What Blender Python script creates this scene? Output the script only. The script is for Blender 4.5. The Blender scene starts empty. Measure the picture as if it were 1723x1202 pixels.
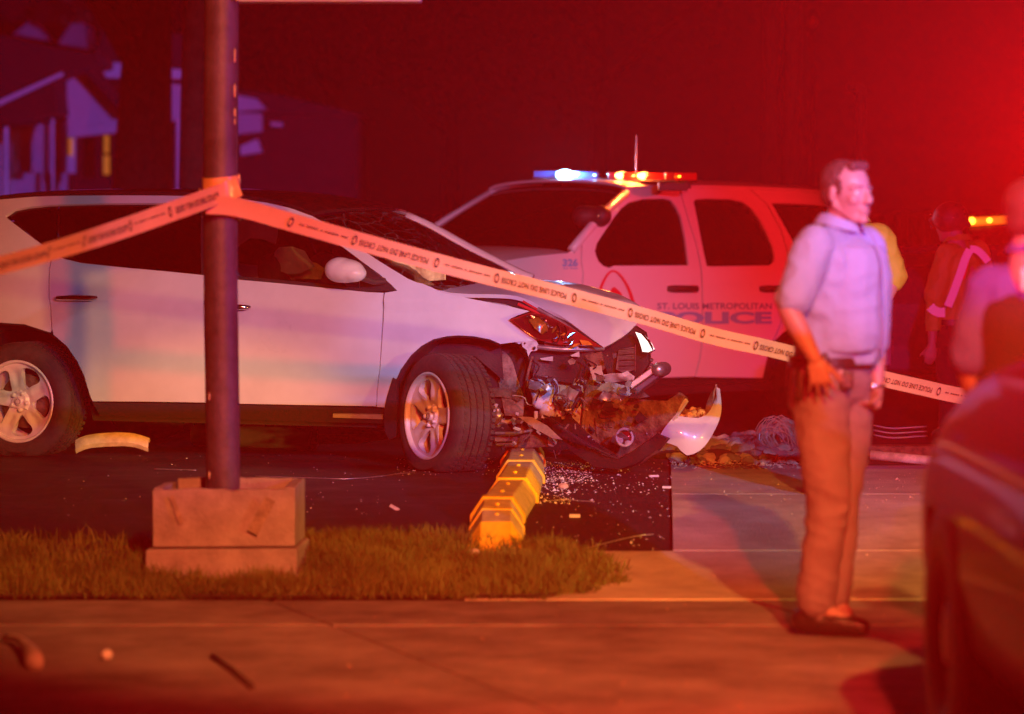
import bpy, bmesh, math, random
from math import sin, cos, pi, radians, sqrt, atan2, exp
from mathutils import Vector, Matrix, noise, Euler
from mathutils.geometry import delaunay_2d_cdt
random.seed(7)
R = random.Random(11)
SC = bpy.context.scene
COL = SC.collection
# ------------------------------------------------------------------ camera, world, lamps, exposure
FPX = 5600.0; CX = 861.5; CY = 601.0; PITCH = math.atan(220.0/5600.0); CH = 1.58
cd = bpy.data.cameras.new('camera'); cam = bpy.data.objects.new('camera', cd); COL.objects.link(cam)
cam.location = (0, 0, CH); cam.rotation_euler = (pi/2-PITCH, 0, 0)
cd.sensor_width = 36.0; cd.lens = 36.0*FPX/1723.0; cd.clip_end = 1500; cd.clip_start = 0.2
cd.dof.use_dof = True; cd.dof.focus_distance = 19.0; cd.dof.aperture_fstop = 1.8; cd.dof.aperture_blades = 9
SC.camera = cam
world = bpy.data.worlds.new('World'); SC.world = world; world.use_nodes = True
wn = world.node_tree
sky = wn.nodes.new('ShaderNodeTexSky'); sky.sky_type = 'NISHITA'; sky.sun_disc = False
sky.sun_elevation = radians(-6); sky.sun_rotation = radians(200)
bgn = wn.nodes['Background']; wn.links.new(sky.outputs[0], bgn.inputs[0]); bgn.inputs[1].default_value = 0.02
SC.view_settings.view_transform = 'Standard'; SC.view_settings.look = 'None'
SC.view_settings.exposure = 0.0; SC.view_settings.gamma = 1.0; SC.view_settings.use_curve_mapping = False
SC.cycles.use_denoising = True
SC.cycles.max_bounces = 6; SC.cycles.diffuse_bounces = 2; SC.cycles.glossy_bounces = 3; SC.cycles.transparent_max_bounces = 12
SC.cycles.volume_bounces = 0; SC.cycles.caustics_reflective = False; SC.cycles.caustics_refractive = False
SC.cycles.sample_clamp_indirect = 3.0

def lamp(name, loc, target, power, color, spot=60, blend=0.5, radius=0.08, kind='SPOT'):
    l = bpy.data.lights.new(name, kind); l.energy = power; l.color = color; l.shadow_soft_size = radius
    if kind == 'SPOT': l.spot_size = radians(spot); l.spot_blend = blend
    o = bpy.data.objects.new(name, l); COL.objects.link(o); o.location = loc
    d = Vector(target)-Vector(loc); o.rotation_euler = d.to_track_quat('-Z', 'Y').to_euler()
    return o
HAZE = 0.0006
def L(*a, **k): return lamp(*a, **k)
# flashing beacons, a headlight, a street lamp and added fill lamps stand outside the frame: positions in metres, camera at the origin
L('veil_fill_red', (.60, 3.0, 1.66), (-1.9, 2.3, 1.61), 11000, (1, .004, .003), 152, .35, .03)  # added beside the lens so its beam reddens the haze
L('beacon_red', (1.15, 5.0, 3.4), (.9, 16.5, .4), 4300, (1, .03, .02), 54, .8, .08)
L('fill_red_suv', (7.5, 21.5, 2.8), (2.0, 25.3, 1.0), 1250, (1, .012, .02), 30, .6, .08)  # extra red fill added for the police SUV flank
L('beacon_lavender', (4.4, 3.6, 4.2), (.25, 18.6, 1.25), 5400, (.10, .34, 1), 20, .75, .08)
L('fill_lavender_fender', (4.0, 3.8, 3.6), (-.15, 18.4, 1.05), 4600, (.0, .28, 1), 5.2, .9, .08)  # narrow bluish fill added to tint the white fender
L('fill_magenta_rear', (.35, 2.2, 2.5), (-3.3, 20.3, 1.1), 900, (.75, .60, .9), 7, .9, .04)  # weak fill added for the car's rear quarter and a pole shadow band
L('fill_magenta_right', (.9, 2.4, 3.4), (2.85, 20, .5), 2600, (.42, .10, 1), 11, .5, .04)  # purple fill added on the striped jacket and the navy shirt
L('beacon_blue_side', (6.5, 10.8, 2.6), (-1.3, 15.0, 1.9), 900, (.22, .08, 1), 22, .5, .08)
L('fill_blue_house', (8.5, 28, 3.4), (-5.2, 46, 3.2), 8000, (.26, .12, 1), 27, .4, .1)  # dedicated fill added so the porch house shows up blue
L('street_lamp_warm', (2.0, 3.0, 5.6), (-.2, 16.2, .0), 4700, (1, .40, .09), 31, .6, .10)
L('headlight_warm', (7.5, 9.5, .95), (-.2, 17.0, -.55), 2300, (1, .56, .10), 32, .7, .07)
L('fill_warm_doors', (6.0, 8.6, .9), (-1.95, 19.7, .45), 8500, (1, .36, .02), 5.2, .9, .05)  # narrow spot added to throw an orange patch on the doors

# ------------------------------------------------------------------ helpers
CAM = Vector((0, 0, CH)); FW = Vector((0, cos(PITCH), -sin(PITCH))); UP = Vector((0, sin(PITCH), cos(PITCH)))
def ray(px, py):
    return FW + Vector((1, 0, 0))*((px-CX)/FPX) + UP*((CY-py)/FPX)
def at(px, py, Y):
    d = ray(px, py); return CAM + d*(Y/d.y)
def gz(Y):                      # height of the ground along the view
    def sm(a, b, t):
        t = min(1, max(0, (t-a)/(b-a))); return t*t*(3-2*t)
    return 0.2*sm(14.1, 16.6, Y) - 0.2*sm(21.5, 24.5, Y)
def on_ground(px, py, dz=0.0):
    d = ray(px, py); k = d.z/d.y; lo, hi = 3.0, 60.0
    Y = lo
    while Y < hi and CH+k*Y > gz(Y)+dz: Y += .1
    lo, hi = Y-.1, Y
    for _ in range(20):
        m = (lo+hi)/2
        if CH+k*m > gz(m)+dz: lo = m
        else: hi = m
    return CAM + d*(hi/d.y)

MATS = {}
def mat(name, col, rough=0.5, metal=0.0, coat=0.0, var=0.0, vscale=8.0, bump=0.0, bscale=60.0, col2=None, emit=None, estr=0.0,
        sheen=0.0, trans=0.0, spec=0.5, rvar=0.0):
    m = bpy.data.materials.new(name); m.use_nodes = True; nt = m.node_tree; p = nt.nodes['Principled BSDF']
    p.inputs['Base Color'].default_value = (*col, 1); p.inputs['Roughness'].default_value = rough
    p.inputs['Metallic'].default_value = metal; p.inputs['Coat Weight'].default_value = coat
    p.inputs['Coat Roughness'].default_value = 0.04; p.inputs['Sheen Weight'].default_value = sheen
    p.inputs['Transmission Weight'].default_value = trans; p.inputs['Specular IOR Level'].default_value = spec
    tc = nt.nodes.new('ShaderNodeTexCoord')
    if var > 0 or col2:
        n = nt.nodes.new('ShaderNodeTexNoise'); n.inputs['Scale'].default_value = vscale; n.inputs['Detail'].default_value = 8
        n.inputs['Roughness'].default_value = 0.65
        nt.links.new(tc.outputs['Object'], n.inputs['Vector'])
        r = nt.nodes.new('ShaderNodeValToRGB'); c2 = col2 or tuple(c*(1-var) for c in col); c1 = col if col2 else tuple(min(1, c*(1+var)) for c in col)
        r.color_ramp.elements[0].position = 0.35; r.color_ramp.elements[1].position = 0.65
        r.color_ramp.elements[0].color = (*c2, 1); r.color_ramp.elements[1].color = (*c1, 1)
        nt.links.new(n.outputs[0], r.inputs[0]); nt.links.new(r.outputs[0], p.inputs['Base Color'])
        if rvar > 0:
            mr = nt.nodes.new('ShaderNodeMapRange'); mr.inputs[3].default_value = max(0, rough-rvar); mr.inputs[4].default_value = min(1, rough+rvar)
            mr.inputs[1].default_value = .3; mr.inputs[2].default_value = .7
            nt.links.new(n.outputs[0], mr.inputs[0]); nt.links.new(mr.outputs[0], p.inputs['Roughness'])
    if bump > 0:
        n2 = nt.nodes.new('ShaderNodeTexNoise'); n2.inputs['Scale'].default_value = bscale; n2.inputs['Detail'].default_value = 6
        nt.links.new(tc.outputs['Object'], n2.inputs['Vector'])
        b = nt.nodes.new('ShaderNodeBump'); b.inputs['Strength'].default_value = bump; b.inputs['Distance'].default_value = 0.01
        nt.links.new(n2.outputs[0], b.inputs['Height']); nt.links.new(b.outputs[0], p.inputs['Normal'])
    if emit: p.inputs['Emission Color'].default_value = (*emit, 1); p.inputs['Emission Strength'].default_value = estr
    MATS[name] = m; return m
def glass(name, tint, gloss=0.12, rough=0.03, crack=0.0):
    m = bpy.data.materials.new(name); m.use_nodes = True; nt = m.node_tree
    for n in list(nt.nodes): nt.nodes.remove(n)
    out = nt.nodes.new('ShaderNodeOutputMaterial'); t = nt.nodes.new('ShaderNodeBsdfTransparent'); g = nt.nodes.new('ShaderNodeBsdfGlossy')
    t.inputs[0].default_value = (*tint, 1); g.inputs['Roughness'].default_value = rough
    f = nt.nodes.new('ShaderNodeFresnel'); f.inputs[0].default_value = 1.5
    mx = nt.nodes.new('ShaderNodeMixShader'); a = nt.nodes.new('ShaderNodeMath'); a.operation = 'MULTIPLY_ADD'; a.inputs[1].default_value = 0.9; a.inputs[2].default_value = gloss*0.2
    nt.links.new(f.outputs[0], a.inputs[0]); nt.links.new(a.outputs[0], mx.inputs[0]); nt.links.new(t.outputs[0], mx.inputs[1]); nt.links.new(g.outputs[0], mx.inputs[2])
    if crack > 0:
        tc = nt.nodes.new('ShaderNodeTexCoord'); v = nt.nodes.new('ShaderNodeTexVoronoi'); v.feature = 'DISTANCE_TO_EDGE'; v.inputs['Scale'].default_value = 9
        nt.links.new(tc.outputs['Object'], v.inputs['Vector'])
        c = nt.nodes.new('ShaderNodeMath'); c.operation = 'LESS_THAN'; c.inputs[1].default_value = 0.02; nt.links.new(v.outputs[0], c.inputs[0])
        c2 = nt.nodes.new('ShaderNodeMath'); c2.operation = 'MULTIPLY'; c2.inputs[1].default_value = crack; nt.links.new(c.outputs[0], c2.inputs[0])
        df = nt.nodes.new('ShaderNodeBsdfDiffuse'); df.inputs[0].default_value = (.7, .75, .75, 1)
        m2 = nt.nodes.new('ShaderNodeMixShader'); nt.links.new(c2.outputs[0], m2.inputs[0]); nt.links.new(mx.outputs[0], m2.inputs[1]); nt.links.new(df.outputs[0], m2.inputs[2])
        nt.links.new(m2.outputs[0], out.inputs[0])
    else: nt.links.new(mx.outputs[0], out.inputs[0])
    MATS[name] = m; return m

M = MATS
mat('asphalt', (.013, .012, .012), .72, var=.5, vscale=3, bump=.6, bscale=120, rvar=.15, spec=.3)
mat('street', (.02, .019, .019), .8, var=.4, vscale=1.2, bump=.3, bscale=60)
mat('concrete', (.205, .175, .165), .9, var=.5, vscale=1.8, bump=.6, bscale=70)
mat('concrete_drive', (.48, .38, .28), .85, var=.32, vscale=1.7, bump=.6, bscale=90)
mat('earth', (.05, .035, .025), .95, var=.4, vscale=12, bump=.8, bscale=40)
mat('stop_paint', (.62, .40, .03), .7, col2=(.34, .30, .26), var=.1, vscale=9, bump=.4, bscale=70)
mat('stop_yellow', (.88, .62, .03), .55, var=.12, vscale=18, bump=.25, bscale=80)
mat('stop_concrete', (.66, .52, .20), .8, var=.2, vscale=14, bump=.45, bscale=80)
mat('old_wood', (.42, .33, .26), .85, col2=(.28, .2, .15), vscale=5, bump=.4, bscale=40)
mat('old_concrete', (.26, .225, .24), .9, var=.22, vscale=9, bump=.5, bscale=60)
mat('white_paint', (.60, .60, .60), .34, coat=.7, var=.06, vscale=3.5, rvar=.08)
mat('fleet_white', (.76, .76, .76), .34, coat=.7, var=.015, vscale=2)
mat('inner_white', (.55, .50, .42), .5, var=.3, vscale=16)
mat('black_plastic', (.018, .018, .019), .5, bump=.2, bscale=120)
mat('black_matte', (.012, .012, .012), .9)
mat('rubber', (.034, .030, .026), .75, var=.3, vscale=20, bump=.25, bscale=140)
mat('alloy', (.80, .76, .68), .42, metal=.12, var=.08, vscale=10)
mat('chrome', (.85, .85, .86), .12, metal=1.0)
mat('steel', (.45, .42, .40), .4, metal=.8, var=.3, vscale=18)
mat('rust', (.16, .08, .045), .8, var=.5, vscale=22, bump=.6, bscale=60)
mat('dirty_plastic', (.36, .22, .13), .7, col2=(.06, .04, .025), vscale=16, bump=.9, bscale=45)
mat('tan_panel', (.50, .38, .22), .55, var=.25, vscale=14, bump=.2, bscale=50)
mat('milky', (.62, .64, .68), .35, var=.06, vscale=9)
mat('amber', (.75, .26, .03), .2, coat=.6, var=.3, vscale=40)
mat('red_lens', (.30, .02, .015), .15, coat=1)
mat('seat', (.10, .09, .085), .9, var=.2, vscale=20)
mat('airbag', (.62, .58, .60), .8, var=.12, vscale=9, bump=.5, bscale=12)
mat('yellow_cloth', (.72, .62, .22), .6, var=.3, vscale=18, bump=.7, bscale=22)
mat('pole_paint', (.075, .05, .12), .55, coat=.0, col2=(.03, .02, .05), vscale=7, bump=.35, bscale=30)
mat('tape', (.66, .35, .18), .35, coat=.5, var=.06, vscale=5)
mat('tape_ink', (.012, .010, .010), .5)
mat('skin', (.30, .17, .15), .5, var=.08, vscale=14)
mat('hair', (.03, .018, .012), .7, bump=.5, bscale=220)
mat('shirt', (.20, .29, .47), .85, var=.05, vscale=6, bump=.9, bscale=16)
mat('trousers', (.19, .145, .17), .85, var=.08, vscale=9, bump=.6, bscale=12)
mat('leather', (.015, .012, .012), .35, bump=.3, bscale=90)
mat('navy', (.05, .045, .30), .85, bump=.5, bscale=16)
mat('hivis', (.30, .34, .03), .65, var=.06, vscale=8, bump=.5, bscale=12)
mat('reflective', (.90, .90, .92), .25)
mat('orange_plastic', (.40, .07, .02), .5)
mat('dark_cloth', (.009, .009, .011), .9)
mat('dark_paint', (.06, .006, .006), .5, coat=.25)
mat('navy_paint', (.02, .022, .04), .25, coat=.8)
mat('decal_blue', (.20, .52, .80), .35)
mat('decal_grey', (.14, .30, .42), .4)
mat('decal_red', (.65, .03, .05), .4)
mat('stone', (.66, .42, .26), .9, var=.35, vscale=22, bump=.6, bscale=60)
mat('stone_dark', (.25, .2, .17), .9, var=.35, vscale=22, bump=.6, bscale=60)
mat('crumb', (.75, .74, .70), .25)
mat('siding', (.55, .55, .60), .7, var=.07, vscale=2)
mat('trim', (.7, .7, .74), .6)
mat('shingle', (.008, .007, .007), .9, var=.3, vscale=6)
mat('window_dark', (.01, .01, .012), .1, coat=.5)
mat('warm_window', (.6, .3, .08), .6, emit=(1, .30, .04), estr=.3)
mat('bark', (.035, .024, .02), .95, var=.4, vscale=9, bump=.8, bscale=20)
mat('leaf', (.045, .07, .02), .7, var=.4, vscale=3)
mat('grass', (.15, .18, .03), .7, col2=(.06, .075, .015), vscale=2.0)
mat('lamp_blue', (.3, .5, .9), .3, emit=(.30, .75, 1.0), estr=14)
mat('lamp_blue_dim', (.12, .25, .5), .2, emit=(.10, .30, 1.0), estr=1.2)
mat('headlamp_glint_glow', (.9, .9, .85), .2, emit=(1, .93, .80), estr=1.5)  # emission imitates light caught by a lamp that is off
mat('roof_dark', (.012, .012, .014), .12, coat=.8)
mat('lamp_red', (.9, .3, .1), .3, emit=(1.0, .50, .10), estr=11)
mat('lens_red', (.55, .03, .03), .15, coat=.8, emit=(1, .02, .01), estr=.06)
mat('lens_blue', (.05, .12, .45), .15, coat=.8)
mat('lamp_amber', (.9, .5, .1), .3, emit=(1.0, .38, .02), estr=9)
mat('amber_bar', (.8, .3, .05), .3, emit=(1.0, .16, .01), estr=1.1)
glass('glass_dark', (.035, .035, .04)); glass('glass_clear', (.62, .62, .64)); glass('glass_cracked', (.80, .80, .80), crack=.10)
glass('lens_clear', (.8, .8, .8))

def origin(o):
    v = Vector((0, 0, 0))
    while o is not None: v = v + o.location; o = o.parent
    return v
def link(name, me, parent=None, loc=None):
    o = bpy.data.objects.new(name, me); COL.objects.link(o)
    if parent is not None: o.parent = parent
    if loc is not None: o.location = loc
    return o
def tag(o, label=None, cat=None, group=None, kind=None):
    if label: o['label'] = label
    if cat: o['category'] = cat
    if group: o['group'] = group
    if kind: o['kind'] = kind
    return o
def thing(name, loc, label, cat, group=None):
    o = bpy.data.objects.new(name, None); COL.objects.link(o); o.location = loc; o.empty_display_size = .1
    return tag(o, label, cat, group)
def mk(name, verts, faces, m, parent=None, smooth=True, loc=None, bevel=0, solid=0, sub=0, angle=None, off=-1):
    """mesh from world-space vertices; parent chain has translations only"""
    org = Vector(loc) if loc is not None else Vector((0, 0, 0))
    base = origin(parent) if parent is not None else org
    me = bpy.data.meshes.new(name); me.from_pydata([tuple(Vector(v)-base) for v in verts], [], faces); me.update()
    me.materials.append(M[m] if isinstance(m, str) else m)
    if smooth: me.polygons.foreach_set('use_smooth', [True]*len(me.polygons))
    o = link(name, me, parent, org if parent is None and loc is not None else None)
    if solid: s = o.modifiers.new('s', 'SOLIDIFY'); s.thickness = solid; s.offset = off
    if solid and smooth and not sub: e = o.modifiers.new('e', 'EDGE_SPLIT'); e.split_angle = radians(42)
    if bevel:
        b = o.modifiers.new('b', 'BEVEL'); b.width = bevel; b.segments = 2; b.limit_method = 'ANGLE'
    if sub: s = o.modifiers.new('u', 'SUBSURF'); s.levels = sub; s.render_levels = sub
    if angle:
        bm = bmesh.new(); bm.from_mesh(me)
        for e in bm.edges:
            if len(e.link_faces) == 2 and e.calc_face_angle(0) > radians(angle): e.smooth = False
        bm.to_mesh(me); bm.free()
    return o
def box_vf(c, sx, sy, sz, rot=None):
    vs = []
    for z in (-.5, .5):
        for y in (-.5, .5):
            for x in (-.5, .5):
                v = Vector((x*sx, y*sy, z*sz))
                if rot is not None: v = rot @ v
                vs.append(Vector(c)+v)
    return vs, [(0, 2, 3, 1), (4, 5, 7, 6), (0, 1, 5, 4), (2, 6, 7, 3), (0, 4, 6, 2), (1, 3, 7, 5)]
def box(name, c, s, m, parent=None, rot=None, bevel=.004, **k):
    v, f = box_vf(c, *s, rot=rot); return mk(name, v, f, m, parent, smooth=False, bevel=bevel, **k)
def tube_vf(pts, r, n=10, caps=True, flat=None):
    pts = [Vector(p) for p in pts]; rs = r if isinstance(r, (list, tuple)) else [r]*len(pts)
    vs = []; fs = []; prev = None
    for i, p in enumerate(pts):
        t = (pts[min(i+1, len(pts)-1)]-pts[max(i-1, 0)]).normalized()
        a = prev if prev is not None else (Vector((0, 0, 1)) if abs(t.z) < .9 else Vector((1, 0, 0)))
        x = (a - t*a.dot(t)).normalized(); y = t.cross(x); prev = x
        for k in range(n):
            an = 2*pi*k/n; vs.append(p+(x*cos(an)+y*sin(an))*rs[i])
    for i in range(len(pts)-1):
        for k in range(n):
            a = i*n+k; b = i*n+(k+1) % n; fs.append((a, b, b+n, a+n))
    if caps: fs.append(tuple(range(n))[::-1]); fs.append(tuple((len(pts)-1)*n+k for k in range(n)))
    return vs, fs
def tube(name, pts, r, m, parent=None, n=10, **k):
    v, f = tube_vf(pts, r, n); return mk(name, v, f, m, parent, angle=50, **k)
def join(*vfs):
    V = []; F = []
    for v, f in vfs:
        b = len(V); V += list(v); F += [tuple(i+b for i in q) for q in f]
    return V, F
def smooth_curve(pts, n):
    """Catmull-Rom resample of 2D/3D points by arc length"""
    P = [Vector(p) if len(p) == 3 else Vector((p[0], p[1], 0)) for p in pts]
    Q = []; ext = [P[0]*2-P[1]]+P+[P[-1]*2-P[-2]]
    for i in range(1, len(ext)-2):
        for k in range(12):
            t = k/12; a, b, c, d = ext[i-1:i+3]
            Q.append(.5*((2*b)+(c-a)*t+(2*a-5*b+4*c-d)*t*t+(3*b-a-3*c+d)*t**3))
    Q.append(P[-1]); L = [0]
    for i in range(1, len(Q)): L.append(L[-1]+(Q[i]-Q[i-1]).length)
    out = []; j = 0
    for k in range(n):
        s = L[-1]*k/(n-1)
        while j < len(Q)-2 and L[j+1] < s: j += 1
        t = (s-L[j])/max(1e-9, L[j+1]-L[j]); out.append(Q[j].lerp(Q[j+1], t))
    return out
def cdt(outline, holes=(), grid=.05):
    """triangulated planar region with interior grid points (2D)"""
    vs = []; es = []
    for loop in [outline]+list(holes):
        b = len(vs); n = len(loop)
        dense = []
        for i in range(n):
            a = Vector(loop[i][:2]); c = Vector(loop[(i+1) % n][:2]); k = max(1, int((c-a).length/grid))
            for q in range(k): dense.append(a.lerp(c, q/k))
        vs += dense; es += [(b+i, b+(i+1) % len(dense)) for i in range(len(dense))]
    xs = [v.x for v in vs]; ys = [v.y for v in vs]; nb = len(vs)
    bd = list(vs)
    y = min(ys)+grid*.5; row = 0
    while y < max(ys):
        x = min(xs)+grid*(.5 if row % 2 else .25)
        while x < max(xs):
            p = Vector((x, y))
            if min((p-q).length_squared for q in bd) > (grid*.45)**2: vs.append(p)
            x += grid
        y += grid*.87; row += 1
    r = delaunay_2d_cdt(vs, es, [], 1, 1e-5)
    V = [Vector(v) for v in r[0]]; F = [tuple(f) for f in r[2]]
    def inside(p, poly):
        c = False; j = len(poly)-1
        for i in range(len(poly)):
            a = poly[i]; b = poly[j]
            if (a[1] > p.y) != (b[1] > p.y) and p.x < (b[0]-a[0])*(p.y-a[1])/(b[1]-a[1])+a[0]: c = not c
            j = i
        return c
    if holes: F = [f for f in F if not any(inside(sum((V[i] for i in f), Vector((0, 0)))/len(f), h) for h in holes)]
    return V, F
def lathe_vf(profile, n=48):
    """profile (axial x, radius), axis X"""
    vs = []; fs = []; m = len(profile)
    for k in range(n):
        a = 2*pi*k/n
        for (x, r) in profile: vs.append(Vector((x, r*cos(a), r*sin(a))))
    for k in range(n):
        for i in range(m-1):
            a = k*m+i; b = ((k+1) % n)*m+i; fs.append((a, a+1, b+1, b))
    return vs, fs
def ico_vf(c, r, rot=None, sub=2):
    bm = bmesh.new(); bmesh.ops.create_icosphere(bm, subdivisions=sub, radius=1)
    vs = []
    for v in bm.verts:
        p = Vector((v.co.x*r[0], v.co.y*r[1], v.co.z*r[2]))
        if rot is not None: p = rot @ p
        vs.append(Vector(c)+p)
    fs = [tuple(q.index for q in f.verts) for f in bm.faces]; bm.free(); return vs, fs
def cap_vf(a, b, ra, rb, n=14, flat=1.0, fdir=None):
    """tapered capsule; optional flattening along fdir"""
    a = Vector(a); b = Vector(b); t = (b-a).normalized()
    h = Vector((0, 1, 0)) if abs(t.y) < .9 else Vector((1, 0, 0))
    if fdir is not None: h = Vector(fdir)
    x = (h-t*h.dot(t)).normalized(); y = t.cross(x)
    vs = []; fs = []; rings = []
    for j in range(0, 5):
        an = -pi/2+pi/2*j/4*.98+.02; rings.append((a+t*sin(an)*ra, cos(an)*ra))
    for j in range(0, 5):
        an = pi/2*j/4*.98; rings.append((b+t*sin(an)*rb, cos(an)*rb))
    for p, r in rings:
        for k in range(n):
            q = 2*pi*k/n; vs.append(p+x*cos(q)*r*flat+y*sin(q)*r)
    for i in range(len(rings)-1):
        for k in range(n): fs.append((i*n+k, i*n+(k+1) % n, (i+1)*n+(k+1) % n, (i+1)*n+k))
    fs.append(tuple(range(n))[::-1]); fs.append(tuple((len(rings)-1)*n+k for k in range(n)))
    return vs, fs
def sculpt(name, vfs, m, parent, voxel=.008, smooth=4, noise_amp=0, nscale=6, deform=None):
    V, F = join(*vfs); base = origin(parent)
    me = bpy.data.meshes.new('tmp'); me.from_pydata([tuple(Vector(v)-base) for v in V], [], F); me.update()
    bm = bmesh.new(); bm.from_mesh(me); bmesh.ops.recalc_face_normals(bm, faces=bm.faces); bm.to_mesh(me); bm.free()
    o = bpy.data.objects.new(name, me); COL.objects.link(o)
    r = o.modifiers.new('r', 'REMESH'); r.mode = 'VOXEL'; r.voxel_size = voxel
    s = o.modifiers.new('s', 'SMOOTH'); s.iterations = smooth; s.factor = .5
    dg = bpy.context.evaluated_depsgraph_get(); ev = o.evaluated_get(dg)
    me2 = bpy.data.meshes.new_from_object(ev); me2.name = name
    o.modifiers.clear(); o.data = me2; bpy.data.meshes.remove(me)
    if noise_amp or deform:
        for v in me2.vertices:
            if deform: v.co = deform(v.co+base)-base
            if noise_amp: v.co += v.normal*noise.noise(v.co*nscale)*noise_amp
    me2.materials.clear(); me2.materials.append(M[m] if isinstance(m, str) else m)
    me2.polygons.foreach_set('use_smooth', [True]*len(me2.polygons)); o.parent = parent
    return o
def text_vf(s, size=1.0, bold=0.0, spacing=1.0):
    """flat text as 2D vertices + faces, normalised: x from 0 to width, y from 0 to cap height 1*size"""
    c = bpy.data.curves.new('t', 'FONT'); c.body = s; c.size = size; c.offset = bold; c.resolution_u = 3; c.space_character = spacing
    o = bpy.data.objects.new('t', c); COL.objects.link(o)
    me = bpy.data.meshes.new_from_object(o.evaluated_get(bpy.context.evaluated_depsgraph_get()))
    vs = [Vector(v.co) for v in me.vertices]; fs = [tuple(p.vertices) for p in me.polygons]
    bpy.data.objects.remove(o); bpy.data.meshes.remove(me)
    x0 = min(v.x for v in vs); x1 = max(v.x for v in vs); y0 = min(v.y for v in vs); y1 = max(v.y for v in vs)
    return [((v.x-x0)/(x1-x0), (v.y-y0)/(y1-y0)) for v in vs], fs, (x1-x0)/(y1-y0)
# ------------------------------------------------------------------ setting: ground sheets
def sheet(name, xf, ys, m, dz=0.0, label=None, kind='structure', nx=6, parent=None, thick=0.0, jit=0):
    V = []; F = []
    for Y in ys:
        x0, x1 = xf(Y)
        for i in range(nx+1):
            V.append((x0+(x1-x0)*i/nx, Y, gz(Y)+dz))
    for j in range(len(ys)-1):
        for i in range(nx):
            a = j*(nx+1)+i; F.append((a, a+1, a+nx+2, a+nx+1))
    o = mk(name, V, F, m, parent, smooth=False, solid=thick, off=-1)
    if kind and not parent: o['kind'] = kind
    if label: o['label'] = label
    return o
def rng(a, b, st):
    n = max(1, int(round((b-a)/st))); return [a+(b-a)*i/n for i in range(n+1)]
sheet('ground', lambda Y: (-220, 220), [-30, 0, 10]+rng(13, 26, .25)+[30, 60, 120, 250, 500], 'street', -.09)
edgeX = lambda Y: .74+(Y-15.3)*.045
sheet('parking_lot', lambda Y: (-14, edgeX(Y)-.012), rng(15.28, 23.6, .18), 'asphalt', 0.0, 'dark cracked asphalt of the parking lot strewn with crumbs', nx=30)
swk = thing('sidewalk', (0, 11, 0), 'pale concrete sidewalk across the foreground', None); swk['kind'] = 'structure'; del_cat = swk.keys()
xs = [-9.2, -6.4, -2.9, -.405, 1.62, 4.6, 8.5]
for a, b in zip(xs[:-1], xs[1:]):
    for (y0, y1) in ((6.2, 9.3), (9.31, 13.14), (13.16, 14.03)):
        sk = lambda Y: (Y-12.3)*-.36
        V = []; yy = [y0+.006, y1-.006]
        for z in (-.08, R.uniform(-.002, .002)):
            for Y in yy:
                V.append((a+.008+sk(Y), Y, z)); V.append((b-.008+sk(Y), Y, z))
        mk('slab', V, [(4, 5, 7, 6), (0, 1, 5, 4), (2, 6, 7, 3), (0, 4, 6, 2), (1, 3, 7, 5)], 'concrete', swk, smooth=False, bevel=.006)
dvw = thing('driveway', (2, 16, 0), 'light concrete driveway apron beside the dark asphalt', None); dvw['kind'] = 'structure'
for (xa, xb) in ((0, 3.1), (3.1, 6.5), (6.5, 10)):
    for (y0, y1) in ((14.05, 15.25), (15.26, 17.1), (17.11, 19.15)):
        def xf(Y, xa=xa, xb=xb):
            lo = (edgeX(Y)+.003 if Y > 15.26 else -.2) if xa == 0 else xa+.008
            return lo, xb-.008
        sheet('slab', xf, rng(y0+.004, y1-.006, .15), 'concrete_drive', .002, parent=dvw, thick=.06, nx=4)
for o in (swk, dvw):
    if 'category' in o: del o['category']
sheet('verge', lambda Y: (-14, .40-.35*((Y-14.75)/.75)**2), rng(14.045, 15.45, .06), 'earth', .012, 'bare earth under the grass strip', nx=8)
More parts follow.
